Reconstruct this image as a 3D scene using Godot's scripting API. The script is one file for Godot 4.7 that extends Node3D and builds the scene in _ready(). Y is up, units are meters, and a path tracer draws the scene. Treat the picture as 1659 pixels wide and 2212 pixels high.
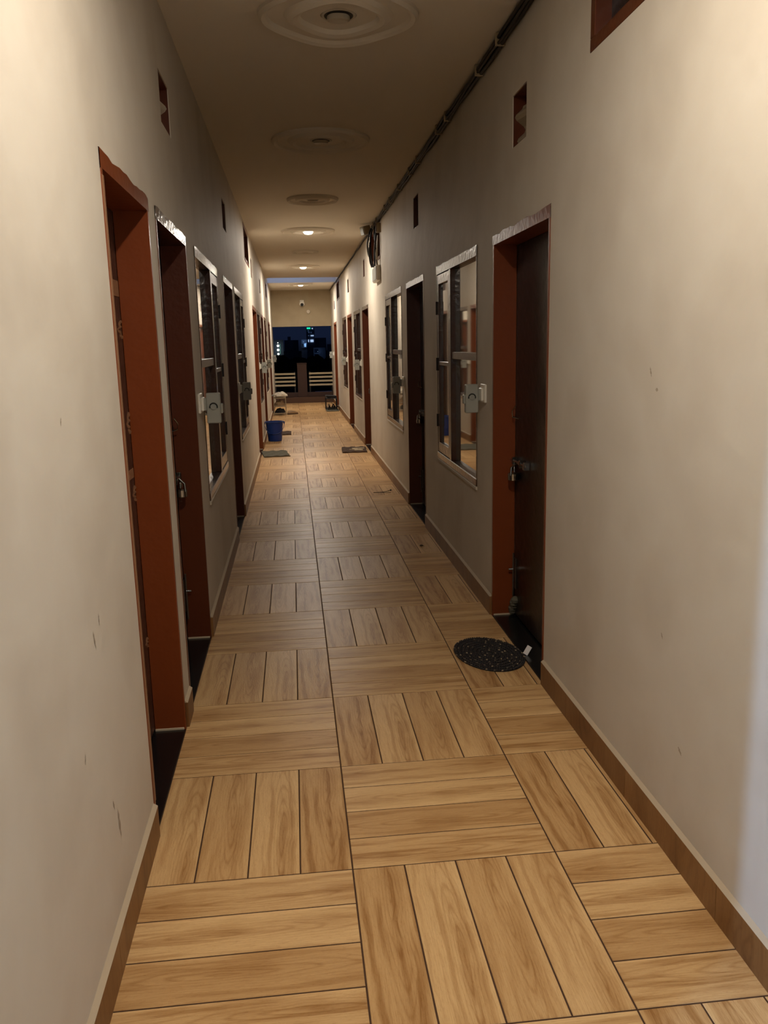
extends Node3D
# A long corridor at night: doors and windows on both sides, wood-look tiles, three lit ceiling lamps far off and one above the photographer.
# Depth d runs away from the camera, so a point is Vector3(x, y, -d).

const XL := -0.594      # face of the left wall
const XR := 0.927       # face of the right wall
const HC := 2.872       # ceiling
const D0 := -3.0        # wall behind the photographer
const D1 := 22.0        # wall above the balcony opening
const TILE := 0.6
const TILE_AT := 3.346  # depth of one tile joint
const T := 0.22         # wall thickness

var M := {}
var used := {}
var rng := RandomNumberGenerator.new()

func _ready():
	rng.seed = 41
	camera_and_light()
	materials()
	shell()
	floor_planks()
	skirting()
	doors_and_windows()
	vents()
	lamps()
	cables()
	switch_boxes()
	things()
	balcony()
	outside()

# ------------------------------------------------------------------ camera, sky, exposure
func camera_and_light():
	var cam := Camera3D.new()
	cam.name = "camera"
	add_child(cam)
	var r := Vector3(0.99390, -0.02217, 0.10800)
	var u := Vector3(0.04305, 0.97986, -0.19501)
	var b := Vector3(-0.10150, 0.19847, 0.97484)
	cam.transform = Transform3D(Basis(r, u, b).orthonormalized(), Vector3(-0.1095, 1.4828, 0))
	cam.fov = 63.27
	cam.near = 0.02
	cam.far = 3000.0
	cam.current = true
	var e := Environment.new()
	e.background_mode = Environment.BG_SKY
	var s := Sky.new()
	var ps := ProceduralSkyMaterial.new()
	ps.sky_top_color = Color(0.022, 0.045, 0.10)
	ps.sky_horizon_color = Color(0.068, 0.098, 0.175)
	ps.ground_horizon_color = Color(0.03, 0.04, 0.06)
	ps.ground_bottom_color = Color(0.012, 0.014, 0.018)
	ps.sun_angle_max = 1.0
	s.sky_material = ps
	e.sky = s
	e.tonemap_mode = Environment.TONE_MAPPER_LINEAR
	e.tonemap_exposure = 1.0
	e.sdfgi_enabled = true
	e.ssao_enabled = true
	e.ssil_enabled = true
	var we := WorldEnvironment.new()
	we.name = "world_environment"
	we.environment = e
	add_child(we)

const LAMP_WARM := Color(1.0, 0.955, 0.895)
const LAMP_ENERGY := [3.5, 4.4, 4.6, 5.0]   # the near lamp, then the three far ones
const COOL := Color(0.62, 0.78, 1.0)

# ------------------------------------------------------------------ materials
func mat(col: Color, rough := 0.6, metal := 0.0, spec := 0.5) -> StandardMaterial3D:
	var m := StandardMaterial3D.new()
	m.albedo_color = col
	m.roughness = rough
	m.metallic = metal
	m.metallic_specular = spec
	return m

func noise_tex(freq: float, seed_: int, ramp: Array, normal := false, strength := 4.0, octaves := 4, size := 512) -> NoiseTexture2D:
	var n := FastNoiseLite.new()
	n.seed = seed_
	n.frequency = freq
	n.fractal_octaves = octaves
	var t := NoiseTexture2D.new()
	t.width = size
	t.height = size
	t.seamless = true
	t.noise = n
	if normal:
		t.as_normal_map = true
		t.bump_strength = strength
	if ramp.size() > 0:
		var g := Gradient.new()
		g.offsets = PackedFloat32Array(ramp.map(func(a): return a[0]))
		g.colors = PackedColorArray(ramp.map(func(a): return a[1]))
		t.color_ramp = g
	return t

func tri(m: StandardMaterial3D, scale: float):
	m.uv1_triplanar = true
	m.uv1_world_triplanar = true
	m.uv1_scale = Vector3.ONE * scale

func materials():
	# painted plaster, a little uneven, with faint grubby patches
	var w := mat(Color(0.79, 0.755, 0.695), 0.62, 0, 0.4)
	w.albedo_texture = noise_tex(0.006, 3, [[0.0, Color(0.945, 0.935, 0.925)], [0.42, Color(0.985, 0.98, 0.975)], [0.6, Color(1, 1, 1)], [1.0, Color(0.985, 0.98, 0.975)]], false, 0, 5)
	w.normal_enabled = true
	w.normal_texture = noise_tex(0.02, 8, [], true, 1.4, 4)
	w.normal_scale = 0.35
	tri(w, 0.42)
	M.wall = w
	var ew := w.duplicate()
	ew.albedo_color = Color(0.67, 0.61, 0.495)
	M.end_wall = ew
	var c := mat(Color(0.86, 0.825, 0.76), 0.8, 0, 0.3)
	c.normal_enabled = true
	c.normal_texture = w.normal_texture
	c.normal_scale = 0.25
	tri(c, 0.4)
	M.ceiling = c
	M.scuff = mat(Color(0.63, 0.575, 0.505), 0.8, 0, 0.3)
	M.plaster = mat(Color(0.77, 0.73, 0.66), 0.7, 0, 0.35)
	M.grout = mat(Color(0.27, 0.17, 0.085), 0.9)
	M.cement = mat(Color(0.70, 0.63, 0.53), 0.8)
	var tx := wood_images()
	var p := mat(Color(1, 1, 1), 0.36, 0, 0.27)
	p.albedo_texture = tx[0]
	p.normal_enabled = true
	p.normal_texture = tx[1]
	p.normal_scale = 0.35
	M.plank = p
	var sk := mat(Color(0.66, 0.58, 0.50), 0.45, 0, 0.5)
	sk.albedo_texture = tx[0]
	M.skirt = sk
	# oil paint on the door and window frames
	var f := mat(Color(0.45, 0.21, 0.085), 0.32, 0, 0.5)
	f.normal_enabled = true
	f.normal_texture = noise_tex(0.03, 12, [], true, 3.0, 3)
	f.normal_scale = 0.18
	tri(f, 1.3)
	M.frame = f
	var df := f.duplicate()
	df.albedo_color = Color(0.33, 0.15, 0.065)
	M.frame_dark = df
	var wf := mat(Color(0.23, 0.12, 0.07), 0.24, 0, 0.6)
	wf.normal_enabled = true
	wf.normal_texture = f.normal_texture
	wf.normal_scale = 0.4
	tri(wf, 1.3)
	M.window_frame = wf
	var leaf := mat(Color(0.125, 0.072, 0.045), 0.30, 0, 0.5)
	leaf.albedo_texture = noise_tex(0.01, 21, [[0.0, Color(0.75, 0.72, 0.7)], [1.0, Color(1, 1, 1)]], false, 0, 4)
	leaf.normal_enabled = true
	leaf.normal_texture = f.normal_texture
	leaf.normal_scale = 0.25
	tri(leaf, 0.8)
	M.leaf = leaf
	var leafb := leaf.duplicate()
	leafb.albedo_color = Color(0.30, 0.17, 0.105)
	leafb.roughness = 0.5
	M.leaf_brown = leafb
	M.veneer = mat(Color(0.52, 0.36, 0.24), 0.7)
	var g := mat(Color(1, 1, 1), 0.22, 0, 0.5)
	g.albedo_texture = noise_tex(0.09, 30, [[0.0, Color(0.035, 0.035, 0.037)], [0.62, Color(0.055, 0.055, 0.057)], [0.72, Color(0.16, 0.16, 0.165)], [1.0, Color(0.22, 0.22, 0.22)]], false, 0, 3)
	tri(g, 4.0)
	M.granite = g
	# mirror-film glass in the corridor windows
	var gl := mat(Color(0.74, 0.73, 0.70), 0.03, 0.85, 0.6)
	M.glass = gl
	M.dark_backing = mat(Color(0.12, 0.10, 0.09), 0.9)
	M.hinge = mat(Color(0.50, 0.27, 0.16), 0.45, 0.2)
	M.hinge_dark = mat(Color(0.10, 0.06, 0.045), 0.5, 0.2)
	M.steel = mat(Color(0.72, 0.71, 0.69), 0.2, 1.0)
	M.dull_steel = mat(Color(0.42, 0.39, 0.36), 0.4, 0.9)
	M.grey_box = mat(Color(0.60, 0.60, 0.56), 0.5, 0, 0.5)
	M.white_plastic = mat(Color(0.90, 0.88, 0.83), 0.35)
	M.black = mat(Color(0.03, 0.027, 0.025), 0.55)
	M.black_rubber = mat(Color(0.045, 0.04, 0.04), 0.75)
	M.cable = mat(Color(0.07, 0.05, 0.035), 0.6)
	M.clip = mat(Color(0.62, 0.56, 0.46), 0.5)
	M.paper = mat(Color(0.70, 0.64, 0.54), 0.9)
	M.white_tag = mat(Color(0.85, 0.82, 0.80), 0.7)
	M.bucket = mat(Color(0.04, 0.19, 0.47), 0.35, 0, 0.5)
	M.mat_grey = mat(Color(0.36, 0.34, 0.28), 0.95)
	M.mat_brown = mat(Color(0.27, 0.19, 0.13), 0.95)
	M.mat_print = mat(Color(0.66, 0.58, 0.46), 0.95)
	M.cloth = mat(Color(0.84, 0.79, 0.70), 0.9)
	M.cloth_tan = mat(Color(0.58, 0.47, 0.34), 0.9)
	M.twig = mat(Color(0.16, 0.105, 0.06), 0.9, 0, 0.2)
	M.slat = mat(Color(0.66, 0.60, 0.48), 0.5)
	M.rail_dark = mat(Color(0.06, 0.045, 0.04), 0.5)
	M.pillar = mat(Color(0.215, 0.125, 0.08), 0.75)
	M.kerb = mat(Color(0.30, 0.195, 0.115), 0.7)
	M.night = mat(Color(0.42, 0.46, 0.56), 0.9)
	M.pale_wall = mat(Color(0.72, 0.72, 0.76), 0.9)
	M.added_lamp_glow = glow(Color(0.75, 0.87, 1.0), 1.5)
	M.foliage = mat(Color(0.035, 0.05, 0.03), 0.95)
	var braid := mat(Color(1, 1, 1), 0.75)
	braid.vertex_color_use_as_albedo = true
	M.braid = braid
	M.lamp_on = glow(Color(1.0, 0.95, 0.86), 7.0)
	M.lens_off = mat(Color(0.72, 0.68, 0.60), 0.4)
	M.cool_tube = glow(Color(0.78, 0.87, 1.0), 4.0)

func glow(col: Color, k: float) -> StandardMaterial3D:
	var m := mat(col, 0.5)
	m.emission_enabled = true
	m.emission = col
	m.emission_energy_multiplier = k
	return m

# eight different plank faces stacked in one picture (colour) and the same as relief
func wood_images() -> Array:
	var sw := 640
	var sh := 160
	var n := 8
	var data := PackedByteArray()
	data.resize(sw * sh * n * 3)
	var bump := PackedByteArray()
	bump.resize(sw * sh * n)
	var a := FastNoiseLite.new()
	a.seed = 5
	a.frequency = 1.0
	a.fractal_octaves = 3
	var b := FastNoiseLite.new()
	b.seed = 77
	b.frequency = 1.0
	b.fractal_octaves = 1
	var light := Vector3(0.865, 0.72, 0.515)
	var dark := Vector3(0.56, 0.39, 0.215)
	var r2 := RandomNumberGenerator.new()
	r2.seed = 9
	var at := 0
	var bt := 0
	for s in n:
		var cy := r2.randf_range(0.3, 0.7)
		var cx := r2.randf_range(0.15, 0.85)
		var tone := [0.02, -0.12, 0.13, 0.04, -0.08, 0.12, -0.03, 0.07][s] as float
		var streak := r2.randf_range(0.22, 0.40)
		for j in sh:
			var v := float(j) / sh
			for i in sw:
				var u := float(i) / sw
				var warp := a.get_noise_2d(u * 1.5 + s * 17.0, v * 1.1)
				var broad := a.get_noise_2d(u * 0.9 + s * 31.0, v * 4.2 + warp * 0.3)
				var ex := (u - cx) * 1.15
				var ey := (v - cy + warp * 0.07) * 3.4
				var ring := 0.5 + 0.5 * sin((sqrt(ex * ex + ey * ey) + warp * 0.10) * 34.0)
				var near := exp(-(ey * ey) * 1.6)
				var fine := b.get_noise_2d(u * 7.0 + s * 50.0, v * 85.0 + warp * 1.5)
				var pore := b.get_noise_2d(u * 22.0 + s * 9.0, v * 150.0)
				var hair := b.get_noise_2d(u * 5.0 + s * 13.0, v * 190.0 + warp * 1.2)
				var k := 0.30 - tone + streak * smoothstep(-0.15, 0.55, broad) + near * 0.20 * ring * ring * ring * ring + fine * 0.10 + hair * 0.07 + (0.13 if pore > 0.55 else 0.0)
				k += 0.24 * exp(-pow((v - cy - 0.10 + warp * 0.05) * 5.0, 2.0)) * smoothstep(-0.25, 0.5, a.get_noise_2d(u * 1.6, s * 3.0 + 90.0))
				k -= 0.10 * smoothstep(0.80, 0.95, v)
				k = clampf(k, 0.0, 1.0)
				var col := light.lerp(dark, k)
				data[at] = int(col.x * 255.0)
				data[at + 1] = int(col.y * 255.0)
				data[at + 2] = int(col.z * 255.0)
				at += 3
				bump[bt] = int(clampf(0.6 + fine * 0.25 - (0.3 if pore > 0.5 else 0.0), 0.0, 1.0) * 255.0)
				bt += 1
	var im := Image.create_from_data(sw, sh * n, false, Image.FORMAT_RGB8, data)
	var bi := Image.create_from_data(sw, sh * n, false, Image.FORMAT_L8, bump)
	bi.convert(Image.FORMAT_RGBA8)
	bi.bump_map_to_normal_map(1.5)
	return [ImageTexture.create_from_image(im), ImageTexture.create_from_image(bi)]

# ------------------------------------------------------------------ mesh helpers
func V(x: float, y: float, d: float) -> Vector3:
	return Vector3(x, y, -d)

func mb() -> SurfaceTool:
	var st := SurfaceTool.new()
	st.begin(Mesh.PRIMITIVE_TRIANGLES)
	return st

func vert(st: SurfaceTool, p: Vector3, n: Vector3, uv := Vector2.ZERO):
	st.set_normal(n)
	st.set_uv(uv)
	st.add_vertex(p)

func tri3(st: SurfaceTool, a: Vector3, b: Vector3, c: Vector3, n: Vector3, ua := Vector2.ZERO, ub := Vector2.ZERO, uc := Vector2.ZERO):
	if (a - c).cross(a - b).dot(n) < 0.0:
		var t := b
		b = c
		c = t
		var ut := ub
		ub = uc
		uc = ut
	vert(st, a, n, ua)
	vert(st, b, n, ub)
	vert(st, c, n, uc)

func quad(st: SurfaceTool, a: Vector3, b: Vector3, c: Vector3, d: Vector3, n: Vector3, ua := Vector2.ZERO, ub := Vector2.ZERO, uc := Vector2.ZERO, ud := Vector2.ZERO):
	tri3(st, a, b, c, n, ua, ub, uc)
	tri3(st, a, c, d, n, ua, uc, ud)

# a box with chamfered edges between two corners
func bbox(st: SurfaceTool, p: Vector3, q: Vector3, ch := 0.002):
	var lo := Vector3(minf(p.x, q.x), minf(p.y, q.y), minf(p.z, q.z))
	var hi := Vector3(maxf(p.x, q.x), maxf(p.y, q.y), maxf(p.z, q.z))
	var c := minf(ch, 0.3 * minf(hi.x - lo.x, minf(hi.y - lo.y, hi.z - lo.z)))
	var mid := (lo + hi) / 2.0
	var h := (hi - lo) / 2.0
	for ax in 3:
		var b: int = (ax + 1) % 3
		var e: int = (ax + 2) % 3
		for s in [-1.0, 1.0]:
			var n := Vector3.ZERO
			n[ax] = s
			var pts := []
			for k in [[-1.0, -1.0], [1.0, -1.0], [1.0, 1.0], [-1.0, 1.0]]:
				var v := mid
				v[ax] += s * h[ax]
				v[b] += k[0] * (h[b] - c)
				v[e] += k[1] * (h[e] - c)
				pts.append(v)
			quad(st, pts[0], pts[1], pts[2], pts[3], n)
			# edges between this face and the +b / -b faces
			if c > 0.0:
				for t in [-1.0, 1.0]:
					var n2 := Vector3.ZERO
					n2[ax] = s
					n2[b] = t
					var q4 := []
					for k in [[0, -1.0], [0, 1.0], [1, 1.0], [1, -1.0]]:
						var v := mid
						v[ax] += s * (h[ax] - (c if k[0] == 1 else 0.0))
						v[b] += t * (h[b] - (0.0 if k[0] == 1 else c))
						v[e] += k[1] * (h[e] - c)
						q4.append(v)
					quad(st, q4[0], q4[1], q4[2], q4[3], n2.normalized())
	if c > 0.0:
		for sx in [-1.0, 1.0]:
			for sy in [-1.0, 1.0]:
				for sz in [-1.0, 1.0]:
					var s := Vector3(sx, sy, sz)
					var k := mid + s * h
					tri3(st, k - Vector3(0, sy * c, sz * c), k - Vector3(sx * c, 0, sz * c), k - Vector3(sx * c, sy * c, 0), s.normalized())

func tube(st: SurfaceTool, pts: Array, r: float, seg := 8):
	var rings := []
	for i in pts.size():
		var t: Vector3 = (pts[mini(i + 1, pts.size() - 1)] - pts[maxi(i - 1, 0)]).normalized()
		var up := Vector3.UP if absf(t.y) < 0.9 else Vector3.RIGHT
		var s := t.cross(up).normalized()
		var w := s.cross(t)
		var ring := []
		for k in seg:
			var a := TAU * k / seg
			ring.append(s * cos(a) + w * sin(a))
		rings.append(ring)
	for i in pts.size() - 1:
		for k in seg:
			var k2 := (k + 1) % seg
			var n0: Vector3 = rings[i][k]
			var n1: Vector3 = rings[i][k2]
			var n2: Vector3 = rings[i + 1][k2]
			var n3: Vector3 = rings[i + 1][k]
			smooth_quad(st, pts[i] + n0 * r, pts[i] + n1 * r, pts[i + 1] + n2 * r, pts[i + 1] + n3 * r, n0, n1, n2, n3)
	for e in [0, pts.size() - 1]:
		var n: Vector3 = (pts[0] - pts[1]).normalized() if e == 0 else (pts[e] - pts[e - 1]).normalized()
		for k in seg:
			tri3(st, pts[e], pts[e] + rings[e][k] * r, pts[e] + rings[e][(k + 1) % seg] * r, n)

func smooth_quad(st: SurfaceTool, a: Vector3, b: Vector3, c: Vector3, d: Vector3, na: Vector3, nb: Vector3, nc: Vector3, nd: Vector3):
	if (a - c).cross(a - b).dot(na + nb + nc + nd) < 0.0:
		var t := b
		b = d
		d = t
		t = nb
		nb = nd
		nd = t
	for k in [[a, na], [b, nb], [c, nc], [a, na], [c, nc], [d, nd]]:
		vert(st, k[0], k[1])

# profile points (radius, height) turned about the y axis through at; lobes ripples the radius
func lathe(st: SurfaceTool, prof: Array, seg: int, at := Vector3.ZERO, lobes := 0, depth := 0.0, stretch := 1.0):
	for i in prof.size() - 1:
		var p: Vector2 = prof[i]
		var q: Vector2 = prof[i + 1]
		if p.distance_to(q) < 1e-6:
			continue
		var t := (q - p).normalized()
		var nn := Vector2(t.y, -t.x)
		for k in seg:
			var a0 := TAU * k / seg
			var a1 := TAU * (k + 1) / seg
			var f0 := 1.0 + depth * cos(lobes * a0)
			var f1 := 1.0 + depth * cos(lobes * a1)
			var d0 := Vector3(cos(a0), 0, sin(a0) * stretch)
			var d1 := Vector3(cos(a1), 0, sin(a1) * stretch)
			var n0 := (d0 * nn.x + Vector3.UP * nn.y).normalized()
			var n1 := (d1 * nn.x + Vector3.UP * nn.y).normalized()
			smooth_quad(st, at + d0 * p.x * f0 + Vector3.UP * p.y, at + d1 * p.x * f1 + Vector3.UP * p.y, at + d1 * q.x * f1 + Vector3.UP * q.y, at + d0 * q.x * f0 + Vector3.UP * q.y, n0, n1, n1, n0)

func put(st: SurfaceTool, called: String, m: Material, parent: Node = self) -> MeshInstance3D:
	var o := MeshInstance3D.new()
	o.mesh = st.commit()
	o.material_override = m
	o.name = numbered(called) if parent == self else called
	o.cast_shadow = GeometryInstance3D.SHADOW_CASTING_SETTING_ON
	parent.add_child(o, true)
	return o

func numbered(called: String) -> String:
	if not used.has(called):
		used[called] = 0
		return called
	used[called] += 1
	return "%s_%03d" % [called, used[called]]

func tag(o: Node, label: String, category: String, group := "", kind := ""):
	o.set_meta("label", label)
	o.set_meta("category", category)
	if group != "":
		o.set_meta("group", group)
	if kind != "":
		o.set_meta("kind", kind)

func thing(called: String, at: Vector3, label: String, category: String, group := "", kind := "") -> Node3D:
	var o := Node3D.new()
	o.name = numbered(called)
	o.position = at
	add_child(o)
	tag(o, label, category, group, kind)
	return o

func box_part(called: String, m: Material, parent: Node, a: Vector3, b: Vector3, ch := 0.002) -> MeshInstance3D:
	var st := mb()
	bbox(st, a, b, ch)
	return put(st, called, m, parent)

# wall-mounted geometry: side -1 left, +1 right; n is how far it stands out of the wall face
func wp(side: int, d: float, y: float, n: float, dc: float) -> Vector3:
	return Vector3(-side * n, y, -(d - dc))

func wbox(st: SurfaceTool, side: int, d0: float, d1: float, y0: float, y1: float, n0: float, n1: float, dc: float, ch := 0.002):
	bbox(st, wp(side, d0, y0, n0, dc), wp(side, d1, y1, n1, dc), ch)

func wpart(called: String, m: Material, parent: Node, side: int, d0: float, d1: float, y0: float, y1: float, n0: float, n1: float, dc: float, ch := 0.002) -> MeshInstance3D:
	var st := mb()
	wbox(st, side, d0, d1, y0, y1, n0, n1, dc, ch)
	return put(st, called, m, parent)

func wall_x(side: int) -> float:
	return XR if side > 0 else XL

# ------------------------------------------------------------------ layout of the openings: [near depth, far depth]
const DOORS_L := [[2.40, 3.15], [3.31, 4.21], [6.42, 7.36], [11.05, 12.28], [13.98, 15.05], [18.2, 19.5]]
const DOORS_R := [[3.35, 4.31], [6.60, 7.60], [11.40, 12.40], [14.58, 15.72], [19.55, 20.75]]
const WINS_L := [[4.57, 5.90], [7.62, 8.88], [12.50, 13.55], [15.45, 16.65]]
const WINS_R := [[4.69, 6.00], [7.95, 9.31], [12.80, 14.05], [16.05, 17.22]]
# small ventilation holes [near, far, low, high]
const HOLES_L := [[3.67, 3.95, 2.38, 2.58], [6.74, 7.08, 2.38, 2.60], [11.2, 11.5, 2.36, 2.60], [14.1, 14.45, 2.34, 2.57]]
const HOLES_R := [[3.72, 3.95, 2.34, 2.56], [6.83, 7.10, 2.40, 2.64], [11.82, 12.05, 2.40, 2.63], [15.1, 15.4, 2.39, 2.62], [20.1, 20.45, 2.31, 2.50]]
# framed high windows close under the ceiling
const HIGHS_L := [[9.74, 10.78, 2.43, 2.84], [17.4, 18.3, 2.43, 2.80]]
const HIGHS_R := [[2.05, 2.94, 2.42, 2.84], [9.74, 10.90, 2.43, 2.84], [17.95, 19.05, 2.43, 2.84]]
const SIDE_DOOR := [-0.62, 0.60, 0.0, 2.05]    # doorway on the left, behind the photographer
# scuffs on the plaster: [depth, foot, height, half width, lean]
const SCUFFS_L := [[1.97, 0.27, 0.085, 0.011, -0.012], [1.93, 0.37, 0.03, 0.006, -0.01], [1.90, 0.80, 0.05, 0.006, -0.015], [1.72, 0.60, 0.025, 0.004, 0.008], [1.95, 0.84, 0.03, 0.005, 0.0], [1.79, 1.33, 0.018, 0.004, 0.006]]
const SCUFFS_R := [[2.35, 1.37, 0.03, 0.007, 0.012], [2.31, 1.33, 0.012, 0.012, 0.0], [2.2, 0.62, 0.02, 0.006, 0.01], [2.05, 0.33, 0.02, 0.01, 0.02]]
const SLOT := [18.05, 19.45]                   # open slot in the ceiling

func shell():
	for side in [-1, 1]:
		var holes := []
		for a in (DOORS_L if side < 0 else DOORS_R):
			holes.append([a[0], a[1], 0.0, 2.0])
		for a in (WINS_L if side < 0 else WINS_R):
			holes.append([a[0], a[1], 0.66, 2.0])
		holes.append_array(HOLES_L if side < 0 else HOLES_R)
		holes.append_array(HIGHS_L if side < 0 else HIGHS_R)
		if side < 0:
			holes.append(SIDE_DOOR)
		var cuts := [D0, D1 + 0.5]
		for h in holes:
			cuts.append(h[0])
			cuts.append(h[1])
		cuts.sort()
		var st := mb()
		var x0 := wall_x(side)
		var x1: float = x0 + side * T
		for i in cuts.size() - 1:
			var a: float = cuts[i]
			var b: float = cuts[i + 1]
			if b - a < 1e-4:
				continue
			var ys := [0.0]
			var inside := holes.filter(func(h): return h[0] <= a + 1e-4 and h[1] >= b - 1e-4)
			inside.sort_custom(func(p, q): return p[2] < q[2])
			for h in inside:
				ys.append(h[2])
				ys.append(h[3])
			ys.append(HC)
			for k in range(0, ys.size(), 2):
				if ys[k + 1] - ys[k] > 1e-4:
					bbox(st, V(x0, ys[k], a), V(x1, ys[k + 1], b), 0.0)
		var o := put(st, "wall_left" if side < 0 else "wall_right", M.wall)
		tag(o, "long cream plastered wall pierced by doors, %s" % ("on the bucket's side" if side < 0 else "below the black ceiling cable"), "wall", "", "structure")
		for q in (SCUFFS_L if side < 0 else SCUFFS_R):
			var sc := mb()
			var nn := 8
			for i in nn:
				var f0 := float(i) / nn
				var f1 := float(i + 1) / nn
				var w0: float = q[3] * sin(f0 * PI) * (0.7 + 0.3 * sin(i * 2.3))
				var w1: float = q[3] * sin(f1 * PI) * (0.7 + 0.3 * sin((i + 1) * 2.3))
				var da: float = q[0] + q[4] * f0
				var db: float = q[0] + q[4] * f1
				quad(sc, V(x0 - side * 0.0006, q[1] + q[2] * f0, da - w0), V(x0 - side * 0.0006, q[1] + q[2] * f0, da + w0), V(x0 - side * 0.0006, q[1] + q[2] * f1, db + w1), V(x0 - side * 0.0006, q[1] + q[2] * f1, db - w1), Vector3(-side, 0, 0))
			put(sc, "scuff_mark", M.scuff, o)
		# what closes the rooms behind the openings
		var bs := mb()
		if side < 0:
			bbox(bs, V(x1 - 0.02, -0.05, 0.75), V(x1 - 0.10, HC, D1 + 0.5), 0.0)
		else:
			bbox(bs, V(x1 + 0.02, -0.05, D0), V(x1 + 0.10, HC, D1 + 0.5), 0.0)
		var bk := put(bs, "wall_room_left" if side < 0 else "wall_room_right", M.dark_backing)
		tag(bk, "dark inner lining of the rooms behind the %s wall" % ("bucket-side" if side < 0 else "cable-side"), "wall", "", "structure")
	# ceiling with the slot left open, in two slabs
	var cs := mb()
	bbox(cs, V(XL - T, HC, D0 - 0.2), V(XR + T, HC + 0.16, SLOT[0]), 0.0)
	bbox(cs, V(XL - T, HC, SLOT[1]), V(XR + T, HC + 0.16, D1 + 0.55), 0.0)
	var co := put(cs, "ceiling", M.ceiling)
	tag(co, "plain cream ceiling with an open slot near the balcony", "ceiling", "", "structure")
	# shaft above the slot
	var sh := mb()
	var top := HC + 1.25
	bbox(sh, V(XL - T, HC + 0.16, SLOT[1]), V(XR + T, top, SLOT[1] + 0.12), 0.0)
	bbox(sh, V(XL - T, HC + 0.16, SLOT[0] - 0.12), V(XR + T, top, SLOT[0]), 0.0)
	bbox(sh, V(XL - T, HC, SLOT[0]), V(XL, top, SLOT[1]), 0.0)
	bbox(sh, V(XR, HC, SLOT[0]), V(XR + T, top, SLOT[1]), 0.0)
	bbox(sh, V(XL - T, top, SLOT[0] - 0.12), V(XR + T, top + 0.1, SLOT[1] + 0.12), 0.0)
	var so := put(sh, "wall_shaft", M.plaster)
	tag(so, "pale sides of the shaft above the ceiling slot", "shaft", "", "structure")
	# wall over the balcony opening
	var e := mb()
	bbox(e, V(XL - 0.1, 1.965, D1), V(XR + 0.1, HC + 0.1, D1 + 0.2), 0.0)
	var eo := put(e, "wall_end", M.end_wall)
	tag(eo, "cream wall strip over the balcony opening", "wall", "", "structure")
	var bw := mb()
	bbox(bw, V(XL - T, 0, D0), V(XR + T, HC, D0 - 0.2), 0.0)
	tag(put(bw, "wall_back", M.wall), "cream wall behind the photographer", "wall", "", "structure")
	# side room on the left, behind the photographer
	var rm := mb()
	bbox(rm, V(XL - T - 2.2, 0, -1.7), V(XL - T - 2.4, HC, 0.75), 0.0)
	bbox(rm, V(XL - T, 0, 0.75), V(XL - T - 2.4, HC, 0.85), 0.0)
	bbox(rm, V(XL - T, 0, -1.7), V(XL - T - 2.4, HC, -1.8), 0.0)
	bbox(rm, V(XL - T, -0.1, -1.8), V(XL - T - 2.4, -0.004, 0.85), 0.0)
	bbox(rm, V(XL - T, HC, -1.8), V(XL - T - 2.4, HC + 0.1, 0.85), 0.0)
	tag(put(rm, "wall_side_room", M.plaster), "side room opening off the corridor behind the photographer", "room", "", "structure")

# ------------------------------------------------------------------ floor
var plank_meshes := {}

# a plank lying along x, centred, its top at y = 0; strip picks the printed face
func plank_mesh(len_: float, wid: float, strip: int, flip: bool) -> ArrayMesh:
	var key := "%.3f %.3f %d %s" % [len_, wid, strip, flip]
	if plank_meshes.has(key):
		return plank_meshes[key]
	var st := mb()
	plank_shape(st, Transform3D.IDENTITY, len_, wid, strip, flip)
	st.generate_tangents()
	var m := st.commit()
	plank_meshes[key] = m
	return m

func plank_shape(st: SurfaceTool, t: Transform3D, len_: float, wid: float, strip: int, flip: bool):
	var gap := 0.0022
	var c := 0.0013
	var th := 0.008
	var h := Vector2(len_ / 2.0 - gap, wid / 2.0 - gap)
	var i := h - Vector2(c, c)
	var uv := func(p: Vector3) -> Vector2:
		var a := (p.x + len_ / 2.0) / 0.6
		var b := (p.z + wid / 2.0) / 0.15
		if flip:
			a = 1.0 - a
			b = 1.0 - b
		return Vector2(clampf(a, 0.002, 0.998), (strip + clampf(b, 0.01, 0.99)) / 8.0)
	var top := [Vector3(-i.x, 0, -i.y), Vector3(i.x, 0, -i.y), Vector3(i.x, 0, i.y), Vector3(-i.x, 0, i.y)]
	var rim := [Vector3(-h.x, -c, -h.y), Vector3(h.x, -c, -h.y), Vector3(h.x, -c, h.y), Vector3(-h.x, -c, h.y)]
	quad(st, t * top[0], t * top[1], t * top[2], t * top[3], Vector3.UP, uv.call(top[0]), uv.call(top[1]), uv.call(top[2]), uv.call(top[3]))
	var sides := [Vector3(0, 0, -1), Vector3(1, 0, 0), Vector3(0, 0, 1), Vector3(-1, 0, 0)]
	for k in 4:
		var k2 := (k + 1) % 4
		var n: Vector3 = t.basis * sides[k]
		quad(st, t * top[k], t * top[k2], t * rim[k2], t * rim[k], (n + Vector3.UP).normalized(), uv.call(top[k]), uv.call(top[k2]), uv.call(rim[k2]), uv.call(rim[k]))
		var lo1: Vector3 = rim[k2] - Vector3(0, th - c, 0)
		var lo0: Vector3 = rim[k] - Vector3(0, th - c, 0)
		quad(st, t * rim[k], t * rim[k2], t * lo1, t * lo0, n, uv.call(rim[k]), uv.call(rim[k2]), uv.call(rim[k2]), uv.call(rim[k]))

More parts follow.
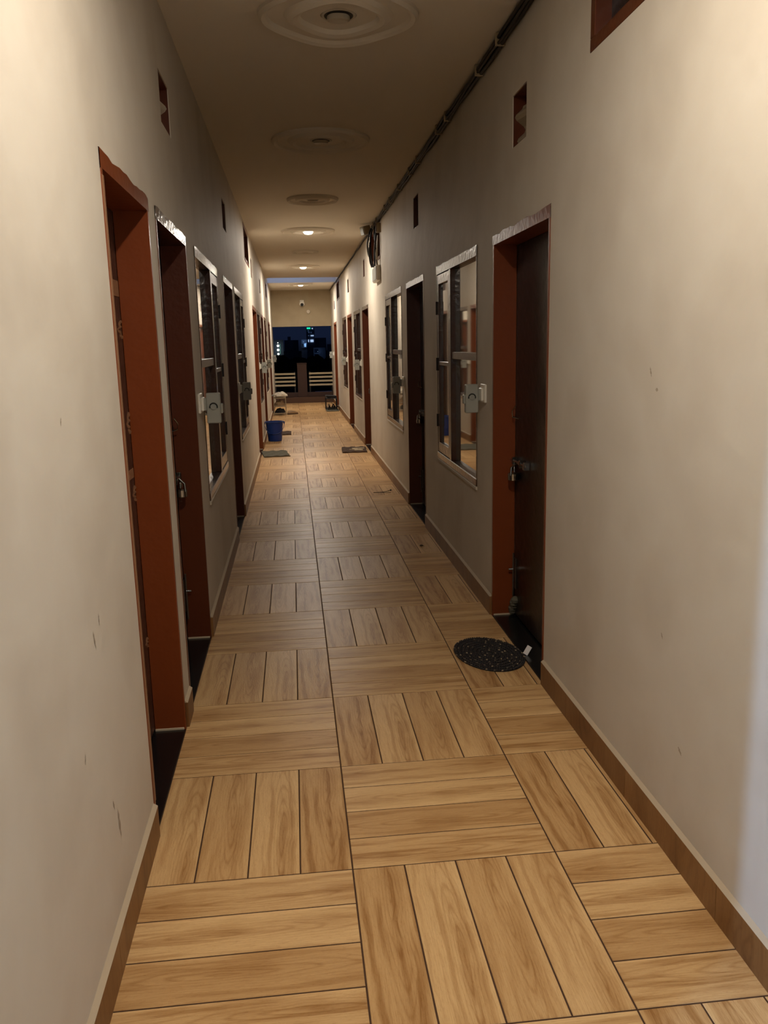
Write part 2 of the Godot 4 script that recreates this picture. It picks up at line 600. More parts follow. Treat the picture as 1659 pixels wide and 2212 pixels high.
func floor_planks():
	var fl := thing("floor", Vector3.ZERO, "corridor floor of wood-look planks laid in a basket weave", "floor", "", "structure")
	var sl := mb()
	bbox(sl, V(XL - T - 0.1, -0.12, D0 - 0.2), V(XR + T + 0.1, -0.0016, D1 + 0.6), 0.0)
	put(sl, "joint_bed", M.grout, fl)
	var far := mb()
	var cols := [[XL, 0.0], [0.0, 0.6], [0.6, XR]]
	var full := 0
	var list := []
	var i0 := int(floor((TILE_AT - D1 - 0.35) / TILE))
	var i1 := int(ceil((TILE_AT - D0) / TILE))
	for i in range(i0, i1):
		var dn := TILE_AT - TILE * (i + 1)   # near joint
		var df := TILE_AT - TILE * i
		for c in 3:
			var x0: float = cols[c][0]
			var x1: float = cols[c][1]
			var set_ := (absi(i * 7 + c * 3) % 2) * 4
			var flip := rng.randf() < 0.5
			if posmod(i + c, 2) == 0:
				for k in 4:
					list.append([(x0 + x1) / 2.0, dn + 0.15 * (k + 0.5), x1 - x0, 0.15, set_ + k, flip, false])
			else:
				var x := 0.0 if c == 0 else x0
				for k in 4:
					var a := (x - 0.15 * (k + 1)) if c == 0 else (x0 + 0.15 * k)
					var b := a + 0.15
					a = maxf(a, x0)
					b = minf(b, x1)
					if b - a > 0.008:
						list.append([(a + b) / 2.0, (dn + df) / 2.0, TILE, b - a, set_ + k, flip, true])
	list.sort_custom(func(p, q): return p[1] < q[1])
	for p in list:
		var t := Transform3D(Basis(Vector3.UP, PI / 2.0 if p[6] else 0.0), V(p[0], 0, p[1]))
		if p[1] > 1.15 and full < 296:
			var o := MeshInstance3D.new()
			o.mesh = plank_mesh(p[2], p[3], p[4], p[5])
			o.material_override = M.plank
			o.transform = t
			o.name = "plank"
			fl.add_child(o, true)
			full += 1
		else:
			plank_shape(far, t, p[2], p[3], p[4], p[5])
	far.generate_tangents()
	var fo := put(far, "far_planks", M.plank, fl)
	fo.set_meta("kind", "stuff")

func skirting():
	for side in [-1, 1]:
		var b := thing("baseboard_left" if side < 0 else "baseboard_right", V(wall_x(side), 0, 0), "brown wood-look skirting tiles along the %s wall" % ("bucket-side" if side < 0 else "cable-side"), "skirting", "", "structure")
		var gaps := []
		if side < 0:
			gaps.append([SIDE_DOOR[0], SIDE_DOOR[1]])
		gaps.append_array(DOORS_L if side < 0 else DOORS_R)
		gaps.append([D1 + 0.2, D1 + 1.0])
		var at := D0
		for g in gaps:
			var d: float = at
			var stop: float = g[0] - 0.004
			while d < stop - 0.01:
				var e := minf(d + 0.6, stop)
				if stop - e < 0.06:
					e = stop
				if e > 0.8:
					var st := mb()
					skirt_piece(st, side, d + 0.0008, e - 0.0008)
					st.generate_tangents()
					var o := put(st, "skirting_tile", M.skirt, b)
					var ct := mb()
					# sloping cement fillet on top of the tile
					var hgt := 0.103
					var p := [wp(side, d, hgt, 0.013, 0), wp(side, e, hgt, 0.013, 0), wp(side, e, hgt + 0.009, 0.0, 0), wp(side, d, hgt + 0.009, 0.0, 0)]
					quad(ct, p[0], p[1], p[2], p[3], Vector3(-side, 1.2, 0).normalized())
					tri3(ct, p[0], p[3], wp(side, d, hgt, 0.0, 0), Vector3(0, 0, 1))
					put(ct, "cement_fillet", M.cement, o)
				d = e
			at = g[1] + 0.004

func skirt_piece(st: SurfaceTool, side: int, d0: float, d1: float):
	var h := 0.103
	var n := 0.013
	var a := wp(side, d0, 0.0, n, 0)
	var b := wp(side, d1, 0.0, n, 0)
	var c := wp(side, d1, h, n, 0)
	var d := wp(side, d0, h, n, 0)
	var strip := rng.randi() % 8
	# the print runs upright on the skirting: the long way of the picture goes up
	var u0 := rng.randf_range(0.1, 0.6)
	var v0 := (strip + 0.05) / 8.0
	var v1 := (strip + 0.95) / 8.0
	quad(st, a, b, c, d, Vector3(-side, 0, 0), Vector2(u0, v0), Vector2(u0, v1), Vector2(u0 + 0.17, v1), Vector2(u0 + 0.17, v0))
	quad(st, d, c, wp(side, d1, h, 0, 0), wp(side, d0, h, 0, 0), Vector3.UP, Vector2(u0, v0), Vector2(u0, v1), Vector2(u0 + 0.02, v1), Vector2(u0 + 0.02, v0))
	quad(st, a, d, wp(side, d0, h, 0, 0), wp(side, d0, 0, 0, 0), Vector3(0, 0, 1), Vector2(u0, v0), Vector2(u0 + 0.17, v0), Vector2(u0 + 0.17, v0 + 0.01), Vector2(u0, v0 + 0.01))
	quad(st, b, c, wp(side, d1, h, 0, 0), wp(side, d1, 0, 0, 0), Vector3(0, 0, -1), Vector2(u0, v0), Vector2(u0 + 0.17, v0), Vector2(u0 + 0.17, v0 + 0.01), Vector2(u0, v0 + 0.01))

# ------------------------------------------------------------------ doors and windows
const ORD := ["first", "second", "third", "fourth", "fifth", "sixth"]

func doors_and_windows():
	var n := 1
	for side in [-1, 1]:
		var list: Array = DOORS_L if side < 0 else DOORS_R
		for k in list.size():
			var label: String
			if side < 0 and k == 0:
				label = "rust-brown doorway with torn brown door and black stone sill"
			elif side > 0 and k == 0:
				label = "dark varnished door with padlock beside the oval black mat"
			else:
				label = "%s doorway along the %s wall counted from the %s" % [ORD[k], "bucket-side" if side < 0 else "cable-side", "torn brown door" if side < 0 else "oval black mat"]
			build_door(n, side, list[k][0], list[k][1], k, label)
			n += 1
	n = 1
	for side in [-1, 1]:
		var list: Array = WINS_L if side < 0 else WINS_R
		for k in list.size():
			var label := "%s low window along the %s wall, brown frame with mirror-like panes" % [ORD[k], "bucket-side" if side < 0 else "cable-side"]
			build_window(n, side, list[k][0], list[k][1], label)
			n += 1

# the head of a frame whose upper edge follows uneven plaster
func wavy_head(st: SurfaceTool, side: int, d0: float, d1: float, y0: float, y1: float, n0: float, n1: float, dc: float, amp: float):
	var k := 14
	var last := Vector3.ZERO
	var nf := Vector3(-side, 0, 0)
	for i in k:
		var a := lerpf(d0, d1, float(i) / k)
		var b := lerpf(d0, d1, float(i + 1) / k)
		var ya := y1 + amp * sin(a * 19.0) * 0.6 + amp * sin(a * 43.0 + 1.0) * 0.4
		var yb := y1 + amp * sin(b * 19.0) * 0.6 + amp * sin(b * 43.0 + 1.0) * 0.4
		quad(st, wp(side, a, y0, n1, dc), wp(side, b, y0, n1, dc), wp(side, b, yb, n1, dc), wp(side, a, ya, n1, dc), nf)
		quad(st, wp(side, a, ya, n1, dc), wp(side, b, yb, n1, dc), wp(side, b, yb, n0, dc), wp(side, a, ya, n0, dc), Vector3.UP)
		quad(st, wp(side, a, y0, n1, dc), wp(side, b, y0, n1, dc), wp(side, b, y0, n0, dc), wp(side, a, y0, n0, dc), Vector3.DOWN)

func build_door(num: int, side: int, d0: float, d1: float, k: int, label: String):
	var dc := (d0 + d1) / 2.0
	var t := thing("door_%d" % num, V(wall_x(side), 0, dc), label, "door", "", "structure")
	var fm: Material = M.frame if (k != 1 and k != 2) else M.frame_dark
	var dep := -0.118
	var jw := 0.022
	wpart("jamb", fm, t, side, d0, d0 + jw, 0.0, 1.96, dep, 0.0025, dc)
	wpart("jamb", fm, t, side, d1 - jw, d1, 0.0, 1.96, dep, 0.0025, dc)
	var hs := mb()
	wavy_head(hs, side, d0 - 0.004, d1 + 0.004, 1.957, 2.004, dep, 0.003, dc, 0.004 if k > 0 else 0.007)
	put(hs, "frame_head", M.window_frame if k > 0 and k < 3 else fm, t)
	var torn := side < 0 and k == 0
	var lm: Material = M.leaf_brown if torn else M.leaf
	var leaf := wpart("door_leaf", lm, t, side, d0 + jw, d1 - jw, 0.012, 1.957, dep - 0.038, dep, dc, 0.003)
	# granite sill under the leaf, level with the tiles
	wpart("stone_sill", M.granite, t, side, d0, d1, -0.003, 0.004, -0.16, 0.0, dc, 0.001)
	# hinges on the near edge
	for y in [1.72, 1.215, 0.685, 0.18]:
		var hst := mb()
		wbox(hst, side, d0 + jw - 0.001, d0 + jw + 0.006, y - 0.055, y + 0.055, dep + 0.002, dep + 0.05, dc, 0.001)
		tube(hst, [wp(side, d0 + jw + 0.006, y - 0.06, dep + 0.008, dc), wp(side, d0 + jw + 0.006, y + 0.06, dep + 0.008, dc)], 0.007, 8)
		put(hst, "hinge", M.hinge if k < 1 or (side < 0 and k == 1) else M.hinge_dark, t)
	if k <= 2:
		hardware(t, leaf, side, d1 - jw, dep, dc, torn)
	# worn cement line where frame meets the sill
	wpart("cement_line", M.cement, t, side, d1 - jw - 0.004, d1 - jw + 0.001, 0.003, 0.012, dep + 0.002, -0.004, dc, 0.001)
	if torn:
		wpart("worn_lit_edge", M.veneer, t, side, d0 + 0.001, d0 + jw - 0.001, 0.11, 1.94, 0.002, 0.0045, dc, 0.001)  # worn strip, its lighter tone from the lighting painted in
		# torn veneer edge and paper patch on the leaf
		for q in [[1.52, 1.585, 0.05], [1.18, 1.26, 0.03], [0.93, 0.99, 0.025], [0.36, 0.40, 0.02]]:
			var vs := mb()
			var pts := []
			for i in 9:
				var f := i / 8.0
				var yy := lerpf(q[0], q[1], f)
				pts.append([yy, d1 - jw - 0.012 - q[2] * sin(f * PI) * (1.0 + 0.4 * sin(i * 2.1))])
			for i in 8:
				var a: Array = pts[i]
				var b: Array = pts[i + 1]
				quad(vs, wp(side, a[1], a[0], dep + 0.004 + 0.006 * (i % 2), dc), wp(side, b[1], b[0], dep + 0.004 + 0.006 * ((i + 1) % 2), dc), wp(side, b[1] - 0.012, b[0], dep + 0.0005, dc), wp(side, a[1] - 0.012, a[0], dep + 0.0005, dc), Vector3(-side, 0, 0))
			put(vs, "peeled_veneer", M.veneer, leaf)
		wpart("tape_patch", M.veneer, leaf, side, d0 + jw + 0.05, d1 - jw - 0.01, 1.665, 1.72, dep, dep + 0.002, dc, 0.0008)
		wpart("tape_patch", M.veneer, leaf, side, d0 + jw + 0.05, d1 - jw - 0.01, 1.02, 1.055, dep, dep + 0.002, dc, 0.0008)
	if side > 0 and k == 0:
		# two scraps of paper stuck near the hinge side
		wpart("paper_scrap", M.paper, leaf, side, d0 + 0.10, d0 + 0.20, 1.785, 1.825, dep, dep + 0.002, dc, 0.0005)
		wpart("paper_scrap", M.paper, leaf, side, d0 + 0.095, d0 + 0.205, 1.735, 1.778, dep, dep + 0.002, dc, 0.0005)
		# cement left at the foot of the frame
		var cl := mb()
		for i in 5:
			var a := wp(side, d1 - jw - 0.01 - 0.012 * i, 0.03 + 0.018 * i, dep + 0.01 + 0.004 * (i % 2), dc)
			lathe(cl, [Vector2(0.0, -0.022), Vector2(0.02, -0.012), Vector2(0.024, 0.004), Vector2(0.013, 0.02), Vector2(0.0, 0.024)], 7, a)
		put(cl, "rag", M.mat_grey, t)

# bolts, latch handle and padlock on the opening edge of a leaf
func hardware(t: Node3D, leaf: Node3D, side: int, edge: float, dep: float, dc: float, torn: bool):
	var n := dep
	if torn:
		return
	# long aldrop bolt with handle
	var st := mb()
	tube(st, [wp(side, edge - 0.30, 0.865, n + 0.022, dc), wp(side, edge - 0.005, 0.865, n + 0.022, dc)], 0.0075, 10)
	for d in [0.27, 0.19, 0.05]:
		wbox(st, side, edge - d - 0.012, edge - d + 0.012, 0.845, 0.885, n, n + 0.032, dc, 0.003)
	var bolt := put(st, "bolt", M.steel if not torn else M.dull_steel, leaf)
	var hs := mb()
	tube(hs, [wp(side, edge - 0.13, 0.865, n + 0.03, dc), wp(side, edge - 0.13, 0.84, n + 0.055, dc), wp(side, edge - 0.13, 0.80, n + 0.058, dc)], 0.006, 8)
	put(hs, "bolt_handle", M.steel, bolt)
	# staple and padlock
	var sp := mb()
	var c := wp(side, edge - 0.075, 0.80, n + 0.03, dc)
	var arc := []
	for i in 11:
		var a := PI * i / 10.0
		arc.append(c + Vector3(0, 0.012 + 0.035 * sin(a), 0.022 * cos(a)))
	tube(sp, arc, 0.0042, 8)
	var lock := put(sp, "padlock_shackle", M.steel, leaf)
	var pb := mb()
	lathe(pb, [Vector2(0.0, -0.026), Vector2(0.024, -0.026), Vector2(0.030, -0.02), Vector2(0.031, 0.012), Vector2(0.026, 0.018), Vector2(0.0, 0.018)], 16, c + Vector3(0, -0.012, 0), 0, 0.0, 0.9)
	put(pb, "padlock_body", M.steel, lock)
	# latch hook above and tower bolt below
	var lh := mb()
	var q := wp(side, edge - 0.05, 1.115, n, dc)
	tube(lh, [q + Vector3(0, -0.03, 0), q + Vector3(-side * 0.03, -0.02, 0), q + Vector3(-side * 0.035, 0.01, 0.01), q + Vector3(-side * 0.02, 0.035, 0.02)], 0.004, 8)
	put(lh, "latch_hook", M.steel, leaf)
	var tb := mb()
	tube(tb, [wp(side, edge - 0.03, 0.12, n + 0.014, dc), wp(side, edge - 0.03, 0.36, n + 0.014, dc)], 0.005, 8)
	wbox(tb, side, edge - 0.045, edge - 0.015, 0.16, 0.33, n, n + 0.006, dc, 0.001)
	put(tb, "tower_bolt", M.dull_steel, leaf)
	var kn := mb()
	tube(kn, [wp(side, edge - 0.03, 0.27, n + 0.014, dc), wp(side, edge - 0.03, 0.27, n + 0.04, dc)], 0.006, 8)
	put(kn, "bolt_knob", M.steel, leaf)

func build_window(num: int, side: int, d0: float, d1: float, label: String):
	var dc := (d0 + d1) / 2.0
	var t := thing("window_%d" % num, V(wall_x(side), 0.66, dc), label, "window", "", "structure")
	var y := -0.66
	var m: Material = M.window_frame
	var dm := d0 + (d1 - d0) * 0.60    # mullion
	var mw := 0.055
	var dep := -0.030
	# frame
	var hs := mb()
	wavy_head(hs, side, d0 - 0.003, d1 + 0.003, 1.948 + y, 2.003 + y, dep - 0.03, 0.004, dc, 0.003)
	put(hs, "frame_head", m, t)
	wpart("frame_stile", m, t, side, d0, d0 + 0.016, 0.70 + y, 1.948 + y, dep - 0.03, 0.003, dc)
	wpart("frame_stile", m, t, side, d1 - 0.016, d1, 0.70 + y, 1.948 + y, dep - 0.03, 0.003, dc)
	wpart("frame_sill", m, t, side, d0 - 0.003, d1 + 0.003, 0.655 + y, 0.70 + y, dep - 0.03, 0.006, dc, 0.004)
	wpart("mullion", m, t, side, dm, dm + mw, 0.70 + y, 1.948 + y, dep - 0.03, 0.003, dc)
	# near half: a deep-set pane, cut by a wide transom
	wpart("transom", m, t, side, d0 + 0.016, dm, 1.375 + y, 1.42 + y, dep - 0.02, -0.004, dc)
	wpart("pane", M.glass, t, side, d0 + 0.016, dm, 1.42 + y, 1.948 + y, dep - 0.005, dep, dc, 0.0005)
	wpart("pane", M.glass, t, side, d0 + 0.016, dm, 0.70 + y, 1.375 + y, dep - 0.005, dep, dc, 0.0005)
	# far half: a hinged sash, nearly flush with the wall
	var s0 := dm + mw + 0.002
	var s1 := d1 - 0.018
	var sash := Node3D.new()
	sash.name = "sash"
	t.add_child(sash, true)
	var sw := 0.045
	wpart("sash_stile", m, sash, side, s0, s0 + sw, 0.705 + y, 1.943 + y, -0.034, 0.001, dc)
	wpart("sash_stile", m, sash, side, s1 - sw, s1, 0.705 + y, 1.943 + y, -0.034, 0.001, dc)
	wpart("sash_rail", m, sash, side, s0 + sw, s1 - sw, 1.88 + y, 1.943 + y, -0.034, 0.001, dc)
	wpart("sash_rail", m, sash, side, s0 + sw, s1 - sw, 0.705 + y, 0.775 + y, -0.034, 0.001, dc)
	wpart("glazing_bar", m, sash, side, s0 + sw, s1 - sw, 1.325 + y, 1.35 + y, -0.03, 0.0, dc)
	wpart("pane", M.glass, sash, side, s0 + sw, s1 - sw, 1.35 + y, 1.88 + y, -0.020, -0.016, dc, 0.0005)
	wpart("pane", M.glass, sash, side, s0 + sw, s1 - sw, 0.775 + y, 1.325 + y, -0.020, -0.016, dc, 0.0005)
	for hy in [1.72, 1.33, 0.93]:
		var h := mb()
		tube(h, [wp(side, s1 + 0.004, hy - 0.045 + y, 0.006, dc), wp(side, s1 + 0.004, hy + 0.045 + y, 0.006, dc)], 0.006, 8)
		wbox(h, side, s1 - 0.012, s1 + 0.018, hy - 0.04 + y, hy + 0.04 + y, 0.0, 0.0045, dc, 0.0008)
		put(h, "hinge", M.hinge_dark, sash)
	# plaster lip under the window
	wpart("plaster_lip", M.plaster, t, side, d0 - 0.006, d1 + 0.006, 0.63 + y, 0.655 + y, -0.02, 0.008, dc, 0.006)
	# unseen dark backing sheet, added to keep the panes dark
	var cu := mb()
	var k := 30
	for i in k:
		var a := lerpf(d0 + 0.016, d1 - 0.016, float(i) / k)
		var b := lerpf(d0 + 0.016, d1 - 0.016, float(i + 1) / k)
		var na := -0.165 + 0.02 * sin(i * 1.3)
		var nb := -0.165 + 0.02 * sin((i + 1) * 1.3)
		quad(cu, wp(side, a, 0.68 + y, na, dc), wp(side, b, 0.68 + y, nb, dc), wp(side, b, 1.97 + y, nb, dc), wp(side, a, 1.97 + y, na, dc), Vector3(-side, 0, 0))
	put(cu, "dark_backing", M.dark_backing, t)

func vents():
	for side in [-1, 1]:
		var wname := "bucket-side" if side < 0 else "cable-side"
		var list: Array = HOLES_L if side < 0 else HOLES_R
		for k in list.size():
			var a: Array = list[k]
			var dc: float = (a[0] + a[1]) / 2.0
			var t := thing("air_vent", V(wall_x(side), a[2], dc), "%s small square air hole high on the %s wall" % [ORD[k], wname], "vent", "small air holes high on the walls")
			# dark brown board at the back, dark brown lining on four sides
			var st := mb()
			var h: float = a[3] - a[2]
			var bn := -0.18 if k == 0 else -0.035
			wbox(st, side, a[0], a[1], 0.0, h, bn - 0.01, bn, dc, 0.0)
			put(st, "back", M.frame_dark, t)
			for q in [[a[0], a[0] + 0.004, 0.0, h], [a[1] - 0.004, a[1], 0.0, h], [a[0], a[1], 0.0, 0.004], [a[0], a[1], h - 0.004, h]]:
				wpart("lining", M.frame_dark, t, side, q[0], q[1], q[2], q[3], bn, -0.004, dc, 0.0)
			if k == 0:
				# crumpled sheet stuffed in the hole
				var sh := mb()
				var nseg := 14
				for i in nseg:
					var f0 := float(i) / nseg
					var f1 := float(i + 1) / nseg
					var y0 := 0.004 + f0 * h * 0.80
					var y1 := 0.004 + f1 * h * 0.80
					var n0 := -0.066 + 0.022 * sin(f0 * 11.0) + 0.02 * f0
					var n1 := -0.066 + 0.022 * sin(f1 * 11.0) + 0.02 * f1
					var p := wp(side, a[0] + 0.006, y0, n0 - 0.02, dc)
					var q := wp(side, a[1] - 0.003, y0 - 0.0, n0 + 0.02, dc)
					var r := wp(side, a[1] - 0.003, y1, n1 + 0.02, dc)
					var s := wp(side, a[0] + 0.003, y1, n1 - 0.02, dc)
					var nn := (q - p).cross(s - p).normalized()
					if nn.x * -side < 0.0:
						nn = -nn
					quad(sh, p, q, r, s, nn)
				put(sh, "stuffed_sheet", M.plaster if side < 0 else M.clip, t)
		list = HIGHS_L if side < 0 else HIGHS_R
		for k in list.size():
			var a: Array = list[k]
			var dc: float = (a[0] + a[1]) / 2.0
			var t := thing("high_window", V(wall_x(side), a[2], dc), "%s brown framed window close under the ceiling of the %s wall" % [ORD[k], wname], "window", "framed windows under the ceiling")
			var h: float = a[3] - a[2]
			var fw := 0.042
			wpart("frame_rail", M.frame_dark, t, side, a[0], a[1], 0.0, fw, -0.08, 0.002, dc)
			wpart("frame_rail", M.frame_dark, t, side, a[0], a[1], h - fw, h, -0.08, 0.002, dc)
			wpart("frame_stile", M.frame_dark, t, side, a[0], a[0] + fw, fw, h - fw, -0.08, 0.002, dc)
			wpart("frame_stile", M.frame_dark, t, side, a[1] - fw, a[1], fw, h - fw, -0.08, 0.002, dc)
			wpart("mullion", M.frame_dark, t, side, dc - 0.015, dc + 0.015, fw, h - fw, -0.075, -0.02, dc)
			wpart("pane", M.leaf, t, side, a[0] + fw, dc - 0.015, fw, h - fw, -0.06, -0.054, dc, 0.0005)
			wpart("pane", M.leaf, t, side, dc + 0.015, a[1] - fw, fw, h - fw, -0.06, -0.054, dc, 0.0005)
			if side > 0 and k == 0:
				var kn := mb()
				lathe(kn, [Vector2(0, -0.006), Vector2(0.005, -0.004), Vector2(0.006, 0.002), Vector2(0, 0.006)], 8, wp(side, a[1] - 0.13, fw + 0.012, -0.03, dc))
				put(kn, "knob", M.white_plastic, t)

# ------------------------------------------------------------------ lamps
func lamps():
	var lit := [1.58, 10.78, 15.5, 19.97]
	var where := ["above the photographer", "nearest the hanging meter cables", "between the cables and the ceiling slot", "beyond the ceiling slot"]
	for k in lit.size():
		ceiling_lamp(lit[k], LAMP_ENERGY[k], [0.30, 0.33, 0.30, 0.28][k], 0, "lit round downlight in its plaster rose, %s" % where[k])
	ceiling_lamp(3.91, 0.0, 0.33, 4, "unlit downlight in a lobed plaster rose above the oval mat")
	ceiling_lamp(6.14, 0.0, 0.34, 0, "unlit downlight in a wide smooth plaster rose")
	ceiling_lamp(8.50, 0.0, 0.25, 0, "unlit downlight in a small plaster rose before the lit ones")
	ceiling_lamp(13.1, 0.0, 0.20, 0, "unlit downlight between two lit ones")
	# cool bulb in the side room
	var b := thing("light_bulb", V(-2.05, 1.62, -0.47), "bare white light bulb in the side room", "light bulb")
	var st := mb()
	lathe(st, [Vector2(0, -0.03), Vector2(0.018, -0.024), Vector2(0.026, -0.006), Vector2(0.022, 0.014), Vector2(0.012, 0.03), Vector2(0.012, 0.045), Vector2(0, 0.045)], 14)
	put(st, "bulb", M.cool_tube, b)
	var hd := mb()
	tube(hd, [Vector3(0, 0.04, 0), Vector3(0, 0.09, 0)], 0.018, 10)
	tube(hd, [Vector3(0, 0.09, 0), Vector3(0, HC - 1.62, 0)], 0.004, 6)
	put(hd, "holder", M.black, b)
	var l := OmniLight3D.new()
	l.name = "bulb_light"
	l.light_color = COOL
	l.light_energy = 8.0
	l.light_size = 0.025
	l.omni_range = 30.0
	l.omni_attenuation = 2.0
	l.shadow_enabled = true
	b.add_child(l)
	# cool tube light high up in the ceiling slot's shaft
	var tb := thing("tube_light", V(-0.38, HC + 1.0, SLOT[0] + 0.06), "cool white tube light high in the shaft over the ceiling slot", "tube light")
	var ts := mb()
	tube(ts, [Vector3(-0.18, 0, 0), Vector3(0.5, 0, 0)], 0.014, 10)
	put(ts, "tube", M.cool_tube, tb)
	var tf := mb()
	bbox(tf, Vector3(-0.2, -0.02, 0.02), Vector3(0.52, 0.02, 0.058), 0.004)
	put(tf, "batten", M.white_plastic, tb)
	var al := AreaLight3D.new()
	al.name = "tube_area_light"
	al.area_size = Vector2(0.66, 0.03)
	al.light_color = Color(0.50, 0.68, 1.0)
	al.light_energy = 1.5
	al.area_range = 30.0
	al.area_attenuation = 2.0
	al.shadow_enabled = true
	al.position = Vector3(0.16, 0, -0.018)
	tb.add_child(al)

func ceiling_lamp(d: float, power: float, r: float, lobes: int, label: String):
	var lit := power > 0.0
	var t := thing("ceiling_light", V(0.15, HC, d), label, "ceiling light", "downlights along the ceiling")
	var st := mb()
	var k := r / 0.33
	var prof := [Vector2(0.33, 0.0), Vector2(0.328, -0.010), Vector2(0.315, -0.017), Vector2(0.298, -0.013), Vector2(0.288, -0.006), Vector2(0.225, -0.006), Vector2(0.212, -0.014), Vector2(0.19, -0.019), Vector2(0.168, -0.015), Vector2(0.155, -0.007), Vector2(0.075, -0.006), Vector2(0.072, 0.0)]
	var pk := []
	for p in prof:
		pk.append(Vector2(maxf(p.x * k, 0.072), -0.0065 + (p.y + 0.0065) * 2.0 if p.y < -0.0065 else p.y))
	lathe(st, pk, 64, Vector3.ZERO, lobes, 0.05 if lobes > 0 else 0.0)
	put(st, "plaster_rose", M.ceiling, t)
	var bz := mb()
	if not lit:
		lathe(bz, [Vector2(0.074, 0.0), Vector2(0.074, -0.0075), Vector2(0.063, -0.0085), Vector2(0.062, 0.0)], 32)
	else:
		lathe(bz, [Vector2(0.074, 0.0), Vector2(0.074, -0.012), Vector2(0.070, -0.017), Vector2(0.064, -0.017), Vector2(0.062, -0.008), Vector2(0.062, 0.0)], 32)
	put(bz, "bezel", M.white_plastic if lit else M.plaster, t)
	var ln := mb()
	if lit:
		lathe(ln, [Vector2(0.061, -0.004), Vector2(0.059, -0.024), Vector2(0.051, -0.036), Vector2(0.034, -0.045), Vector2(0.0, -0.049)], 28)
		put(ln, "diffuser", M.lamp_on, t)
		var l := AreaLight3D.new()
		l.name = "downlight"
		l.area_size = Vector2(0.09, 0.09)
		l.light_color = LAMP_WARM
		l.light_energy = power
		l.area_range = 40.0
		l.area_attenuation = 2.0
		l.shadow_enabled = true
		l.rotation_degrees.x = -90.0
		l.position = Vector3(0, -0.052, 0)
		t.add_child(l)
	else:
		# the fitting hangs a little crooked and a flat black disc paints in the shade of its gap
		lathe(ln, [Vector2(0.050, 0.004), Vector2(0.050, -0.016), Vector2(0.040, -0.021), Vector2(0.0, -0.022)], 28)
		var o := put(ln, "lens", M.lens_off, t)
		o.rotation_degrees.x = 9.0
		o.position = Vector3(0, -0.004, -0.016)
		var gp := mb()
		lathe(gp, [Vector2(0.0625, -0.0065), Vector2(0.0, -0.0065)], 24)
		put(gp, "painted_gap", M.black, t)

# ------------------------------------------------------------------ cable along the right-hand ceiling corner, junction boxes
func cables():
	var c := thing("cable_bundle", V(XR, HC, 3.0), "black cable bundle running along the corner of wall and ceiling", "cable")
	for w in 4:
		var st := mb()
		var pts := []
		var d := 0.6
		while d < 10.4:
			var sag := 0.012 * absf(sin(d * 2.1 + w)) + 0.007 * absf(sin(d * 5.3 + w * 2.0))
			pts.append(Vector3(-0.016 - 0.017 * (w % 2), -0.014 - 0.019 * (w / 2) - sag, -(d - 3.0)))
			d += 0.09
		tube(st, pts, [0.011, 0.009, 0.010, 0.007][w], 7)
		put(st, "cable", M.cable, c)
	var s2 := mb()
	var q := []
	var dd := 10.2
	while dd < 21.9:
		q.append(Vector3(-0.014, -0.014 - 0.008 * absf(sin(dd * 2.4)), -(dd - 3.0)))
		dd += 0.15
	tube(s2, q, 0.010, 6)
	put(s2, "cable", M.cable, c)
	for k in 12:
		var dk := 3.4 + k * 0.62 + 0.15 * sin(k * 2.7)
		box_part("clip", M.clip, c, Vector3(-0.002, -0.058, -(dk - 3.0)), Vector3(-0.047, -0.002, -(dk + 0.014 - 3.0)), 0.002)
	# junction boxes, meter box and their cables, all wired together
	var hang := thing("meter_wiring", V(XR, 2.19, 9.95), "white meter box with junction boxes and looped black cables hanging above it", "wiring")
	var j := box_part("junction_box", M.grey_box, hang, Vector3(-0.05, -0.045, -0.05), Vector3(0.05, 0.055, 0.05), 0.008)
	j.position = Vector3(-0.112, 0.605, -0.30)
	j.rotation_degrees = Vector3(0, 18, 14)
	box_part("lid", M.clip, j, Vector3(-0.042, -0.04, 0.05), Vector3(0.042, 0.05, 0.058), 0.004)
	var j2 := box_part("junction_box", M.clip, hang, Vector3(-0.045, 0, -0.04), Vector3(0, 0.10, 0.04), 0.005)
	j2.position = Vector3(0, 0.51, 0.29)
	box_part("lid", M.mat_brown, j2, Vector3(-0.05, 0.006, -0.034), Vector3(-0.045, 0.094, 0.034), 0.002)
	var mbx := box_part("meter_box", M.white_plastic, hang, Vector3(-0.048, 0, -0.24), Vector3(0, 0.17, 0.24), 0.006)
	box_part("cover", M.grey_box, mbx, Vector3(-0.054, 0.012, -0.22), Vector3(-0.048, 0.158, 0.22), 0.003)
	var loops := [[-0.05, 10.1, 0.46, -0.07, 9.9, 0.0, 0.10, true], [-0.03, 9.75, 0.47, -0.05, 9.85, 0.0, 0.03, true], [-0.06, 10.2, 0.45, -0.04, 10.05, 0.01, 0.06, true], [-0.045, 9.9, 0.47, -0.03, 9.75, 0.0, 0.02, true], [-0.07, 10.0, 0.46, -0.05, 10.1, 0.12, 0.15, true], [-0.03, 9.66, 0.34, -0.03, 9.72, 0.0, 0.02, false], [-0.03, 9.68, 0.34, -0.035, 9.80, 0.0, 0.03, false], [-0.05, 10.2, 0.42, -0.04, 10.15, 0.02, 0.08, false]]
	for a in loops:
		var st := mb()
		var pts := []
		for i in 15:
			var f := i / 14.0
			pts.append(Vector3(lerpf(a[0], a[3], f) - a[6] * 0.4 * sin(f * PI), 0.165 + 0.93 * lerpf(a[2], a[5], f) + 0.012 * sin(f * 13.0), -(lerpf(a[1], a[4], f) - 9.95) + a[6] * sin(f * PI * 1.6)))
		tube(st, pts, 0.011 if a[7] else 0.006, 7)
		put(st, "cable", M.cable if a[7] else M.clip, hang)

